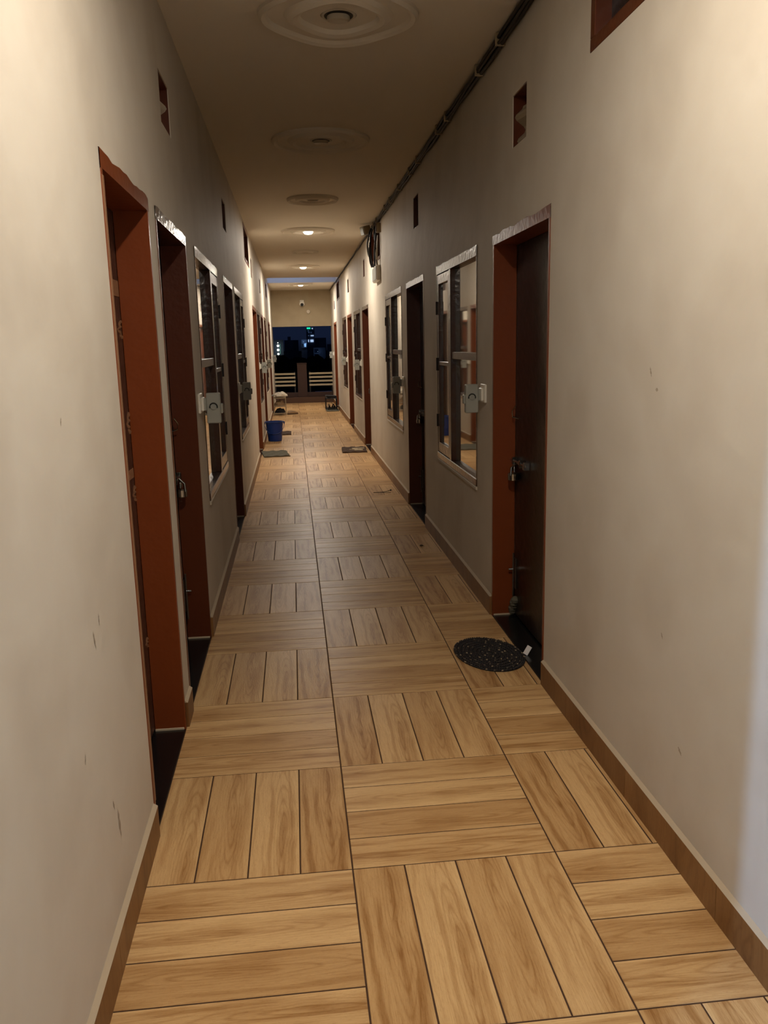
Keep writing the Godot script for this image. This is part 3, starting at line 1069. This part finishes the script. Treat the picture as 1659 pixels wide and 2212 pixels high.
# ------------------------------------------------------------------ socket boxes beside the windows
func switch_boxes():
	var list := [[-1, 4.36, 1.10], [1, 4.50, 1.10], [-1, 7.52, 1.02], [1, 7.86, 1.02], [-1, 12.40, 1.10], [1, 12.72, 1.10], [-1, 15.25, 1.10], [1, 15.97, 1.10], [-1, 19.75, 1.12], [1, 21.1, 1.16]]
	var named := ["grey socket box with a round hole beside the first bucket-side window", "grey socket box with a round hole beside the padlocked door", "dark-looking socket box beside the second bucket-side window", "dark-looking socket box beside the second cable-side window", "grey socket box beside the third bucket-side window", "grey socket box beside the third cable-side window", "grey socket box beside the fourth bucket-side window", "grey socket box beside the fourth cable-side window", "socket box past the last bucket-side door", "socket box on the bare wall past the last cable-side door"]
	for k in list.size():
		var a: Array = list[k]
		var side: int = a[0]
		var dc: float = a[1]
		var t := thing("socket_box", V(wall_x(side), a[2], dc), named[k], "socket box", "socket boxes beside the windows")
		wpart("wall_plate", M.white_plastic, t, side, dc - 0.055, dc + 0.055, 0.055, 0.155, 0.0, 0.012, dc, 0.004)
		wpart("socket", M.white_plastic, t, side, dc - 0.03, dc + 0.03, 0.065, 0.135, 0.012, 0.026, dc, 0.004)
		# arm and the plate that faces along the corridor
		wpart("arm", M.grey_box, t, side, dc + 0.0, dc + 0.04, 0.065, 0.13, 0.012, 0.045, dc, 0.003)
		var bs := mb()
		wbox(bs, side, dc - 0.01, dc + 0.035, 0.0, 0.155, 0.036, 0.106, dc, 0.004)
		wbox(bs, side, dc - 0.006, dc + 0.03, 0.05, 0.10, 0.106, 0.118, dc, 0.004)
		put(bs, "box", M.grey_box, t)
		var ring := mb()
		var c := wp(side, dc - 0.011, 0.085, 0.072, dc)
		var pts := []
		for i in 15:
			var g := PI * (-0.1 + 1.2 * i / 14.0)
			pts.append(c + Vector3(cos(g) * 0.019, sin(g) * 0.019, 0.0))
		tube(ring, pts, 0.0035, 6)
		put(ring, "hole_rim", M.black, t)
		var kb := mb()
		tube(kb, [c + Vector3(0, -0.002, -0.002), c + Vector3(0, -0.002, 0.006)], 0.012, 14)
		put(kb, "knob", M.grey_box, t)

# ------------------------------------------------------------------ loose things
func things():
	oval_mat()
	# grey rectangular mat and patterned mat facing each other
	flat_mat("floor_mat", V(-0.405, 0.0, 11.66), 0.35, 0.62, 0.10, M.mat_grey, "grey flattened rectangular mat before the blue bucket", false)
	flat_mat("floor_mat", V(0.71, 0.0, 11.80), 0.34, 0.60, -0.04, M.mat_brown, "brown mat with a pale printed patch", true)
	flat_mat("floor_mat", V(-0.36, 0.0, 14.45), 0.34, 0.55, 0.0, M.mat_brown, "thin brown mat half hidden behind the blue bucket", false)
	flat_mat("floor_mat", V(0.755, 0.0, 19.35), 0.28, 0.75, 0.0, M.mat_grey, "thin mat under the black wire rack", false)
	bucket()
	rack_left()
	rack_right()
	# dry twig and a dead leaf on the tiles
	var tw := thing("twig", V(0.745, 0.0, 8.29), "dry twig with a dark tip lying on the tiles", "twig")
	var st := mb()
	tube(st, [Vector3(-0.095, 0.003, 0.01), Vector3(-0.05, 0.006, 0.03), Vector3(0.0, 0.008, 0.03), Vector3(0.05, 0.010, 0.0), Vector3(0.09, 0.016, -0.03)], 0.003, 6)
	tube(st, [Vector3(-0.02, 0.007, 0.03), Vector3(0.03, 0.004, 0.06), Vector3(0.08, 0.003, 0.04)], 0.002, 5)
	put(st, "stem", M.twig, tw)
	var tp := mb()
	lathe(tp, [Vector2(0, -0.008), Vector2(0.010, -0.003), Vector2(0.009, 0.006), Vector2(0, 0.009)], 7, Vector3(0.085, 0.014, -0.028))
	put(tp, "tip", M.black, tw)
	var lf := mb()
	var ring := []
	for i in 10:
		var a := TAU * i / 10.0
		ring.append(Vector3(cos(a) * 0.017 * (1.0 + 0.25 * sin(a * 3.0)), 0.004 + 0.006 * absf(sin(a)), sin(a) * 0.013))
	for i in 10:
		tri3(lf, Vector3(0, 0.003, 0), ring[i], ring[(i + 1) % 10], Vector3.UP)
		tri3(lf, Vector3(0, 0.0, 0), ring[i], ring[(i + 1) % 10], Vector3.DOWN)
	var lo := put(lf, "dead_leaf", M.mat_brown)
	lo.position = V(0.785, 0.0, 5.95)
	tag(lo, "small curled dead leaf on the tiles near the cable-side skirting", "leaf")
	# security camera and small box on the end wall
	var cc := thing("security_camera", V(0.19, 2.49, D1), "white security camera with black lens on the end wall", "camera")
	box_part("bracket", M.white_plastic, cc, Vector3(-0.05, 0.01, 0.0), Vector3(0.05, 0.13, 0.04), 0.008)
	var bd := mb()
	tube(bd, [Vector3(0, 0.05, 0.02), Vector3(0, 0.04, 0.07), Vector3(0, 0.03, 0.15)], 0.062, 18)
	put(bd, "body", M.white_plastic, cc)
	var ls := mb()
	tube(ls, [Vector3(0, 0.012, 0.14), Vector3(0, 0.008, 0.158)], 0.040, 16)
	put(ls, "lens", M.black, cc)
	var ld := mb()
	tube(ld, [Vector3(0, 0.1, 0.008), Vector3(-0.015, 0.25, 0.006), Vector3(-0.02, 0.37, 0.006)], 0.005, 6)
	put(ld, "lead", M.paper, cc)
	var sb := mb()
	lathe(sb, [Vector2(0, 0), Vector2(0.05, 0), Vector2(0.05, 0.03), Vector2(0.04, 0.04), Vector2(0, 0.042)], 18)
	var so := put(sb, "round_junction_cap", M.plaster)
	so.position = V(0.345, 2.33, D1)
	so.rotation_degrees.x = 90
	tag(so, "round cream junction cap below the security camera", "junction cap")

# oval doormat of plaited cord, wound in flat rings
func oval_mat():
	var t := thing("oval_doormat", V(0.772, 0.0, 3.725), "oval black plaited doormat with pale flecks and a white tag", "doormat")
	t.rotation.y = 0.18
	var rx := 0.160
	var rz := 0.232
	var bs := mb()
	var prof := [Vector2(1.0, 0.0), Vector2(1.0, 0.006), Vector2(0.0, 0.006)]
	for i in 40:
		var a := TAU * i / 40.0
		var b := TAU * (i + 1) / 40.0
		var p := Vector3(cos(a) * rx * 0.97, 0.004, sin(a) * rz * 0.97)
		var q := Vector3(cos(b) * rx * 0.97, 0.004, sin(b) * rz * 0.97)
		tri3(bs, Vector3(0, 0.004, 0), p, q, Vector3.UP)
		quad(bs, p, q, q - Vector3(0, 0.004, 0), p - Vector3(0, 0.004, 0), (p + q - Vector3(0, 0.008, 0)).normalized())
	put(bs, "backing", M.black_rubber, t)
	var r2 := RandomNumberGenerator.new()
	r2.seed = 3
	var rings := 9
	for k in rings:
		var f := 1.0 - (k + 0.5) / rings
		var ax := rx * f
		var az := rz * f
		if k == rings - 1:
			ax = 0.004
		var st := mb()
		var per := PI * (3.0 * (ax + az) - sqrt((3.0 * ax + az) * (ax + 3.0 * az)))
		var n := maxi(6, int(per / 0.0135))
		for i in n:
			var a := TAU * (i + 0.5 * (k % 2)) / n
			var c := Vector3(cos(a) * ax, 0.006, sin(a) * az)
			var tan_ := Vector3(-sin(a) * ax, 0, cos(a) * az).normalized()
			var out := Vector3(tan_.z, 0, -tan_.x)
			# each plait is a small slanted bead in two strands
			for s in 2:
				var dirn := (tan_ + out * (0.75 if s == 0 else -0.75)).normalized()
				var cc := c + out * (0.0042 if s == 0 else -0.0042)
				var roll := r2.randf()
				var col := Color(0.012, 0.010, 0.008)
				if i % 3 == 0 and s == 0 and roll > 0.45:
					col = Color(0.30, 0.22, 0.13) if roll > 0.72 else Color(0.12, 0.09, 0.06)
				elif roll > 0.55:
					col = Color(0.024, 0.019, 0.015)
				bead(st, cc, dirn, 0.0085 if col.r < 0.1 else 0.0058, 0.0046, col)
		put(st, "plaited_ring", M.braid, t)
	var tg := mb()
	bbox(tg, Vector3(-0.012, 0.0, -0.001), Vector3(0.012, 0.045, 0.001), 0.0004)
	var to := put(tg, "tag", M.white_tag, t)
	to.position = Vector3(rx * 0.97, 0.008, 0.075)
	to.rotation_degrees = Vector3(-25, -25, -30)

func bead(st: SurfaceTool, c: Vector3, dirn: Vector3, l: float, r: float, col: Color):
	var side := dirn.cross(Vector3.UP).normalized()
	var pts := []
	var prof := [[-1.0, 0.0], [-0.5, 0.8], [0.5, 0.8], [1.0, 0.0]]
	for p in prof:
		var ring := []
		for k in 5:
			var a := PI * k / 4.0
			ring.append([c + dirn * l * p[0] + (side * cos(a) + Vector3.UP * sin(a)) * r * p[1], (side * cos(a) + Vector3.UP * sin(a) + dirn * p[0] * 0.5).normalized()])
		pts.append(ring)
	st.set_color(col)
	for i in 3:
		for k in 4:
			smooth_quad(st, pts[i][k][0], pts[i][k + 1][0], pts[i + 1][k + 1][0], pts[i + 1][k][0], pts[i][k][1], pts[i][k + 1][1], pts[i + 1][k + 1][1], pts[i + 1][k][1])

func flat_mat(called: String, at: Vector3, w: float, l: float, turn: float, m: Material, label: String, printed: bool):
	var t := thing(called, at, label, "mat", "mats lying on the tiles")
	t.rotation.y = turn
	var st := mb()
	var nx := 10
	var nz := 14
	var hgt := func(i: int, j: int) -> Vector3:
		var x := (float(i) / nx - 0.5) * w
		var z := (float(j) / nz - 0.5) * l
		return Vector3(x + 0.006 * sin(j * 1.9), 0.014 + 0.004 * sin(i * 1.7 + j * 0.9) + 0.004 * sin(j * 2.3), z + 0.008 * sin(i * 1.3))
	for i in nx:
		for j in nz:
			var a: Vector3 = hgt.call(i, j)
			var b: Vector3 = hgt.call(i + 1, j)
			var c: Vector3 = hgt.call(i + 1, j + 1)
			var d: Vector3 = hgt.call(i, j + 1)
			var n := (c - a).cross(b - a).normalized()
			if n.y < 0:
				n = -n
			quad(st, a, b, c, d, n)
	for i in nx:
		for j in [0, nz]:
			var a: Vector3 = hgt.call(i, j)
			var b: Vector3 = hgt.call(i + 1, j)
			quad(st, a, b, Vector3(b.x, 0, b.z), Vector3(a.x, 0, a.z), Vector3(0, 0, -1 if j == 0 else 1))
	for j in nz:
		for i in [0, nx]:
			var a: Vector3 = hgt.call(i, j)
			var b: Vector3 = hgt.call(i, j + 1)
			quad(st, a, b, Vector3(b.x, 0, b.z), Vector3(a.x, 0, a.z), Vector3(-1 if i == 0 else 1, 0, 0))
	put(st, "pile", m, t)
	if printed:
		# pale woven figures
		for q in [[-0.07, 0.10, 0.05, 0.08], [0.0, 0.12, 0.075, 0.16], [-0.03, 0.15, -0.10, -0.02], [-0.02, 0.05, -0.02, 0.05]]:
			box_part("woven_figure", M.mat_print, t, Vector3(q[0], 0.010, q[2]), Vector3(q[1], 0.0235, q[3]), 0.002)

func bucket():
	var t := thing("bucket", V(-0.44, 0.0, 13.35), "blue plastic bucket standing by the wall", "bucket")
	var st := mb()
	var r0 := 0.108
	var r1 := 0.138
	var h := 0.30
	lathe(st, [Vector2(0.0, 0.004), Vector2(r0 - 0.004, 0.0), Vector2(r0, 0.006), Vector2(r1, h), Vector2(r1 + 0.012, h), Vector2(r1 + 0.012, h + 0.012), Vector2(r1 - 0.004, h + 0.012), Vector2(r1 - 0.006, h - 0.006), Vector2(r0 - 0.004, 0.012), Vector2(0.0, 0.012)], 36)
	put(st, "tub", M.bucket, t)
	for s in [-1.0, 1.0]:
		box_part("lug", M.bucket, t, Vector3(s * (r1 + 0.004), h - 0.03, -0.018), Vector3(s * (r1 + 0.026), h + 0.008, 0.018), 0.004)
	# handle lying down along the side
	var hd := mb()
	var pts := []
	for i in 19:
		var a := PI * i / 18.0
		var p := Vector3(cos(a) * (r1 + 0.02), h - 0.012 - sin(a) * 0.17, sin(a) * (r1 + 0.004 - 0.015))
		pts.append(p)
	tube(hd, pts, 0.004, 7)
	put(hd, "handle", M.bucket, t)

func cloth_heap(called: String, at: Vector3, sx: float, sy: float, sz: float, m: Material, seed_: int, label: String, category: String):
	var n := FastNoiseLite.new()
	n.seed = seed_
	n.frequency = 1.0
	var st := mb()
	var na := 22
	var nr := 9
	var pos := func(i: int, k: int) -> Vector3:
		var a := TAU * (i % na) / na
		var f := float(k) / nr
		var ph := f * PI / 2.0
		var r := 1.0 + 0.22 * n.get_noise_3d(cos(a) * 1.6, sin(a) * 1.6, f * 2.0 + seed_)
		var y := cos(ph) * sy * (0.75 + 0.5 * n.get_noise_2d(cos(a) * 2.0 * f + 5.0, sin(a) * 2.0 * f)) if k < nr else 0.0
		return Vector3(cos(a) * sx * sin(ph) * r, maxf(y, 0.0), sin(a) * sz * sin(ph) * r)
	for i in na:
		for k in nr:
			var a: Vector3 = pos.call(i, k)
			var b: Vector3 = pos.call(i + 1, k)
			var c: Vector3 = pos.call(i + 1, k + 1)
			var d: Vector3 = pos.call(i, k + 1)
			var nn := (c - a).cross(b - a).normalized() if k > 0 else (c - a).cross(d - a).normalized()
			if nn.dot((a + c) / 2.0 + Vector3(0, 0.02, 0)) < 0.0:
				nn = -nn
			if k == 0:
				tri3(st, a, c, d, nn)
			else:
				quad(st, a, b, c, d, nn)
	var o := put(st, called, m)
	o.position = at
	tag(o, label, category)

func shoe_mesh() -> Dictionary:
	# low shoe lying along z, toe at -z
	var up := mb()
	var sl := mb()
	var secs := [[-0.125, 0.012, 0.030], [-0.115, 0.032, 0.040], [-0.07, 0.042, 0.055], [-0.02, 0.038, 0.075], [0.03, 0.033, 0.085], [0.09, 0.034, 0.085], [0.12, 0.030, 0.075], [0.128, 0.012, 0.05]]
	var ring := func(s: Array, low: float) -> Array:
		var out := []
		for k in 9:
			var a := PI * k / 8.0
			out.append(Vector3(cos(a) * s[1], low + sin(a) * (s[2] - low), s[0]))
		return out
	for i in secs.size() - 1:
		var p: Array = ring.call(secs[i], 0.018)
		var q: Array = ring.call(secs[i + 1], 0.018)
		for k in 8:
			var n: Vector3 = (p[k] - Vector3(0, 0.02, p[k].z)).normalized()
			quad(up, p[k], p[k + 1], q[k + 1], q[k], n)
		var w0: float = secs[i][1] + 0.004
		var w1: float = secs[i + 1][1] + 0.004
		for y in [[0.0, Vector3.DOWN], [0.02, Vector3.UP]]:
			quad(sl, Vector3(-w0, y[0], secs[i][0]), Vector3(w0, y[0], secs[i][0]), Vector3(w1, y[0], secs[i + 1][0]), Vector3(-w1, y[0], secs[i + 1][0]), y[1])
		for s in [-1.0, 1.0]:
			quad(sl, Vector3(s * w0, 0, secs[i][0]), Vector3(s * w1, 0, secs[i + 1][0]), Vector3(s * w1, 0.02, secs[i + 1][0]), Vector3(s * w0, 0.02, secs[i][0]), Vector3(s, 0, 0))
	return {"upper": up.commit(), "sole": sl.commit()}

func shoe(meshes: Dictionary, at: Vector3, turn: float, um: Material, sm: Material, label: String, group := ""):
	var t := thing("shoe", at, label, "shoe", group)
	t.rotation.y = turn
	for k in ["upper", "sole"]:
		var o := MeshInstance3D.new()
		o.mesh = meshes[k]
		o.material_override = um if k == "upper" else sm
		o.name = k
		t.add_child(o)

func rack_left():
	var d := 18.55
	var t := thing("shoe_rack", V(-0.43, 0.0, d), "metal shoe rack heaped with cloths by the bucket-side wall", "shoe rack")
	for x in [-0.13, 0.13]:
		for z in [-0.13, 0.13]:
			var st := mb()
			tube(st, [Vector3(x, 0, z), Vector3(x, 0.40, z)], 0.009, 8)
			put(st, "post", M.clip, t)
	for y in [0.035, 0.19, 0.37]:
		var st := mb()
		for z in [-0.13, 0.13]:
			tube(st, [Vector3(-0.13, y, z), Vector3(0.13, y, z)], 0.011, 8)
		for k in 7:
			var x := -0.12 + 0.04 * k
			tube(st, [Vector3(x, y, -0.13), Vector3(x, y, 0.13)], 0.004, 6)
		put(st, "shelf", M.clip, t)
	cloth_heap("white_cloth", V(-0.42, 0.403, d), 0.17, 0.11, 0.16, M.cloth, 4, "crumpled white cloth on top of the shoe rack", "cloth")
	cloth_heap("tan_cloth", V(-0.43, 0.20, d), 0.12, 0.145, 0.12, M.cloth_tan, 7, "tan bundle on the middle shelf of the shoe rack", "cloth")
	var sm := shoe_mesh()
	cloth_heap("black_bundle", V(-0.43, 0.046, d), 0.115, 0.12, 0.12, M.black_rubber, 11, "black bundle on the bottom shelf of the shoe rack", "bundle")
	shoe(sm, V(-0.155, 0.0, d + 0.0), -1.1, M.cloth_tan, M.mat_brown, "tan slipper lying beside the shoe rack")

func rack_right():
	var d := 19.45
	var t := thing("wire_rack", V(0.74, 0.016, d), "low black wire rack by the last cable-side door", "rack")
	for x in [-0.125, 0.125]:
		for z in [-0.14, 0.14]:
			var st := mb()
			tube(st, [Vector3(x, 0, z), Vector3(x, 0.27, z)], 0.010, 8)
			put(st, "post", M.black, t)
	for y in [0.03, 0.26]:
		var st := mb()
		for z in [-0.14, 0.14]:
			tube(st, [Vector3(-0.125, y, z), Vector3(0.125, y, z)], 0.010, 8)
		for k in 6:
			var x := -0.1 + 0.04 * k
			tube(st, [Vector3(x, y, -0.14), Vector3(x, y, 0.14)], 0.004, 6)
		put(st, "shelf", M.black, t)
	var br := mb()
	tube(br, [Vector3(-0.11, 0.25, -0.14), Vector3(0.115, 0.05, -0.14)], 0.006, 6)
	put(br, "brace", M.clip, t)
	var sm := shoe_mesh()
	shoe(sm, V(0.68, 0.058, d), 0.05, M.cloth_tan, M.mat_brown, "brown shoe inside the wire rack, away from the wall")
	shoe(sm, V(0.79, 0.058, d), -0.05, M.mat_brown, M.black, "dark brown shoe inside the wire rack, by the wall")
	var bag := mb()
	bbox(bag, Vector3(-0.12, 0, -0.13), Vector3(0.12, 0.045, 0.13), 0.018)
	var bo := put(bag, "flat_black_bag", M.black_rubber)
	bo.position = V(0.735, 0.293, d)
	bo.rotation_degrees = Vector3(0, 6, -4)
	tag(bo, "flat black bag lying on the wire rack", "bag")

# ------------------------------------------------------------------ balcony end
func balcony():
	var z := D1 + 0.22
	var kb := thing("kerb", V(0, 0, z), "brown stepped kerb under the balcony railing", "kerb", "", "structure")
	box_part("step", M.kerb, kb, Vector3(XL - 0.1, -0.01, 0.08), Vector3(XR + 0.1, 0.15, -0.22), 0.006)
	box_part("upstand", M.pillar, kb, Vector3(XL - 0.1, 0.15, -0.02), Vector3(XR + 0.1, 0.27, -0.20), 0.006)
	var pl := thing("pillar", V(0.125, 0.15, z), "short brown square pillar in the middle of the balcony railing", "pillar")
	box_part("shaft", M.pillar, pl, Vector3(-0.125, 0, -0.19), Vector3(0.125, 0.86, 0.02), 0.006)
	box_part("cap", M.pillar, pl, Vector3(-0.132, 0.86, -0.197), Vector3(0.132, 0.885, 0.027), 0.006)
	for s in 2:
		var x0 := -0.60 if s == 0 else 0.305
		var x1 := -0.055 if s == 0 else 0.93
		var t := thing("railing", V((x0 + x1) / 2.0, 0.27, z), "balcony railing of four pale slats, %s" % ("on the shoe rack's side of the pillar" if s == 0 else "on the wire rack's side of the pillar"), "railing", "balcony railings")
		var h := (x1 - x0) / 2.0
		for y in [0.755, 0.658, 0.557, 0.457]:
			box_part("slat", M.slat, t, Vector3(-h, y - 0.025 - 0.27, -0.10), Vector3(h, y + 0.025 - 0.27, -0.075), 0.004)
		for x in [-h + 0.02, h - 0.015]:
			box_part("post", M.rail_dark, t, Vector3(x - 0.02, 0, -0.14), Vector3(x + 0.02, 0.54, -0.10), 0.003)

# ------------------------------------------------------------------ the town at night
func outside():
	var ground := mb()
	bbox(ground, Vector3(-300, -9.0, -(D1 + 3.0)), Vector3(300, -8.0, -1500), 0.0)
	tag(put(ground, "ground", M.foliage), "dark open ground below the balcony", "ground", "", "structure")
	# trees as black crowns
	var tp := [[-8.0, 196.0, 3.4, 6.8], [-3.2, 205.0, 3.0, 7.1], [1.0, 198.0, 3.2, 6.9], [5.4, 204.0, 3.1, 7.0], [9.8, 198.0, 3.4, 7.2], [14.5, 205.0, 3.6, 7.0]]
	var names := ["far out on the shoe rack's side", "below the four round lamps", "between lamps and lit house", "below the tower", "below the pale house", "far out on the wire rack's side"]
	for k in tp.size():
		var a: Array = tp[k]
		var t := thing("tree", V(a[0], -8.0, a[1]), "dark tree crown in the night, %s" % names[k], "tree", "trees below the balcony")
		var n := FastNoiseLite.new()
		n.seed = 50 + k
		n.frequency = 0.35
		var cr := mb()
		var na := 20
		var nv := 10
		var pos := func(i: int, j: int) -> Vector3:
			var al := TAU * (i % na) / na
			var be := PI * j / nv
			var q := Vector3(sin(be) * cos(al), cos(be), sin(be) * sin(al))
			var r := 1.0 + 0.35 * n.get_noise_3dv(q * 9.0)
			return Vector3(q.x * a[2] * r, a[3] * 0.52 + q.y * a[3] * 0.48 * r, q.z * a[2] * r)
		for i in na:
			for j in nv:
				var p0: Vector3 = pos.call(i, j)
				var p1: Vector3 = pos.call(i + 1, j)
				var p2: Vector3 = pos.call(i + 1, j + 1)
				var p3: Vector3 = pos.call(i, j + 1)
				var mid := (p0 + p2) / 2.0 - Vector3(0, a[3] * 0.52, 0)
				if j > 0:
					tri3(cr, p0, p1, p2, mid.normalized())
				tri3(cr, p0, p2, p3, mid.normalized())
		put(cr, "crown", M.foliage, t)
		var tr := mb()
		tube(tr, [Vector3(0, 0, 0), Vector3(0.1, a[3] * 0.4, 0)], 0.3, 8)
		put(tr, "trunk", M.foliage, t)
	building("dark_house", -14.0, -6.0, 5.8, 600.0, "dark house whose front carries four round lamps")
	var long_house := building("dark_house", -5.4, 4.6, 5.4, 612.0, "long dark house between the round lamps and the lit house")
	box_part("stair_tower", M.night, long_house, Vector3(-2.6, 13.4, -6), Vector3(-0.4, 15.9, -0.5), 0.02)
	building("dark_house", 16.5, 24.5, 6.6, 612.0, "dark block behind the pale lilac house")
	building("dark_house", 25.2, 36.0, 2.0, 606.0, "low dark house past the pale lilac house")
	# four round lamps in a column with a tube lamp beside them
	var col := glow(Color(0.95, 1.0, 0.92), 2.2)
	for k in 4:
		var t := thing("street_lamp", V(-9.80, [3.7, 1.65, -1.2, -4.0][k], 597.0), "round white lamp, %s of a column of four on the dark house" % ["topmost", "second from the top", "third from the top", "lowest"][k], "lamp", "column of four round lamps")
		var st := mb()
		var r: float = [0.35, 0.85, 0.85, 0.75][k]
		var prof := []
		for i in 9:
			var be := -PI / 2.0 + PI * i / 8.0
			prof.append(Vector2(cos(be) * r, sin(be) * r))
		lathe(st, prof, 14)
		put(st, "lamp_globe", col, t)
		box_part("bracket", M.night, t, Vector3(-0.1, -0.1, -3.0), Vector3(0.1, 0.1, -r), 0.01)
	var tl := mb()
	tube(tl, [Vector3.ZERO, Vector3(0, 7.1, 0)], 0.22, 6)
	var to := put(tl, "tube_lamp", glow(Color(0.5, 0.7, 0.66), 0.32))
	to.position = V(-8.41, -4.1, 599.5)
	tag(to, "thin upright greenish tube lamp beside the four round lamps", "lamp")
	lit_house()
	tower()
	pale_house()
	# a shed close below the balcony, its pale roof lit by an added lamp on an added pole
	var sh := thing("shed", V(2.2, -7.7, 62.0), "low shed with a pale roof lit by an added pole lamp", "shed")
	box_part("wall", M.night, sh, Vector3(-0.65, 0, -2.5), Vector3(2.0, 5.6, -0.1), 0.02)
	box_part("roof", M.pale_wall, sh, Vector3(-0.70, 5.6, -2.6), Vector3(2.05, 5.72, 0.0), 0.01)
	added_town_lamp(sh, Vector3(0.9, 6.5, -1.2), 0.30)
	box_part("pole", M.night, sh, Vector3(0.88, 5.72, -1.22), Vector3(0.92, 6.44, -1.18), 0.004)

# a small cool lamp, added to brighten a wall or roof
func added_town_lamp(t: Node3D, at: Vector3, energy: float, r := 0.05):
	var st := mb()
	var prof := []
	for i in 9:
		var be := -PI / 2.0 + PI * i / 8.0
		prof.append(Vector2(cos(be) * r, sin(be) * r))
	lathe(st, prof, 10, at)
	put(st, "lamp_globe", M.added_lamp_glow, t)  # globe of the added lamp
	var l := OmniLight3D.new()
	l.name = "added_lamp_light"
	l.light_color = Color(0.55, 0.74, 1.0)
	l.light_energy = energy
	l.light_size = r * 0.8
	l.omni_range = 60.0
	l.omni_attenuation = 2.0
	l.shadow_enabled = true
	l.position = at
	t.add_child(l)

func building(called: String, x0: float, x1: float, top: float, d: float, label: String) -> Node3D:
	var t := thing(called, V((x0 + x1) / 2.0, -8.0, d), label, "building", "dark buildings of the town")
	var h := (x1 - x0) / 2.0
	box_part("wall", M.night, t, Vector3(-h, 0, -8), Vector3(h, top + 7.5, 0), 0.02)
	box_part("parapet", M.night, t, Vector3(-h, top + 7.5, -8.0), Vector3(h, top + 8.0, 0.0), 0.02)
	return t

# narrow house with lit windows and two lamps added before its front; heights in metres above its foot
func lit_house():
	var t := thing("lit_house", V(8.5, -8.0, 600.0), "narrow house with blue-white lit windows and added front lamps", "building")
	var h := 1.95
	var top := 13.6
	box_part("wall", M.pale_wall, t, Vector3(-h, 0, -8), Vector3(h, top, -0.4), 0.02)
	box_part("ledge", M.pale_wall, t, Vector3(-h, 10.95, -0.4), Vector3(h, 11.2, 0.5), 0.02)
	box_part("ledge", M.pale_wall, t, Vector3(-h, 7.9, -0.4), Vector3(h, 8.1, 0.5), 0.02)
	for x in [-1.85, 1.75]:
		box_part("post", M.pale_wall, t, Vector3(x, 0.0, 0.2), Vector3(x + 0.18, 10.95, 0.4), 0.02)
	var bri := glow(Color(0.60, 0.80, 1.0), 0.9)
	box_part("lit_window", bri, t, Vector3(0.2, 8.5, -0.4), Vector3(1.2, 10.6, -0.35), 0.02)
	box_part("window", M.glass, t, Vector3(-1.6, 8.6, -0.4), Vector3(-0.5, 10.6, -0.35), 0.02)
	added_town_lamp(t, Vector3(0.9, 10.75, 0.9), 0.8, 0.15)
	added_town_lamp(t, Vector3(-0.4, 12.0, 2.5), 1.2, 0.12)

func tower():
	var t := thing("tower_block", V(14.6, -8.0, 660.0), "tall dark tower with a green sign and lit windows", "building")
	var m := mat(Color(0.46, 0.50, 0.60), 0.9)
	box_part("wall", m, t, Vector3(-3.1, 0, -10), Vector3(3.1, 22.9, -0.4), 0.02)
	var green := glow(Color(0.12, 0.95, 0.72), 1.0)
	var white := glow(Color(0.75, 0.86, 1.0), 0.8)
	var dim := glow(Color(0.5, 0.62, 0.85), 0.14)
	box_part("green_sign", green, t, Vector3(-2.75, 21.9, -0.4), Vector3(-0.05, 23.05, 0), 0.02)
	for a in [[1.1, 1.95, 21.8, 22.6, white], [-2.0, -1.25, 20.15, 20.9, dim], [-1.7, -0.75, 18.95, 19.65, dim], [0.15, 0.8, 18.85, 19.6, dim], [-1.9, -1.05, 16.5, 17.2, dim], [0.05, 2.4, 16.4, 17.2, white], [-0.3, 2.1, 11.95, 13.8, white], [-2.0, -1.4, 12.0, 13.85, white]]:
		box_part("lit_window", a[4], t, Vector3(a[0], a[2], -0.4), Vector3(a[1], a[3], 0), 0.02)

func pale_house():
	var t := thing("pale_house", V(18.4, -8.0, 580.0), "pale lilac two-storey house front round a dark porch", "building")
	box_part("wall", M.pale_wall, t, Vector3(-0.65, 0, -6), Vector3(4.2, 7.0, -0.5), 0.02)
	box_part("porch_wall", M.night, t, Vector3(-3.9, 0, -6), Vector3(-0.65, 7.0, -3.0), 0.02)
	box_part("pier", M.pale_wall, t, Vector3(-3.9, 0, -1.0), Vector3(-3.4, 7.0, -0.5), 0.02)
	box_part("roof_beam", M.pale_wall, t, Vector3(-3.95, 7.0, -6), Vector3(4.25, 7.8, -0.4), 0.02)
	box_part("balcony_front", M.pale_wall, t, Vector3(-3.9, 3.5, -0.5), Vector3(1.0, 4.3, -0.1), 0.02)
	added_town_lamp(t, Vector3(-1.2, 5.2, 3.5), 0.9, 0.10)  # added lamp in front, brightens the pale walls
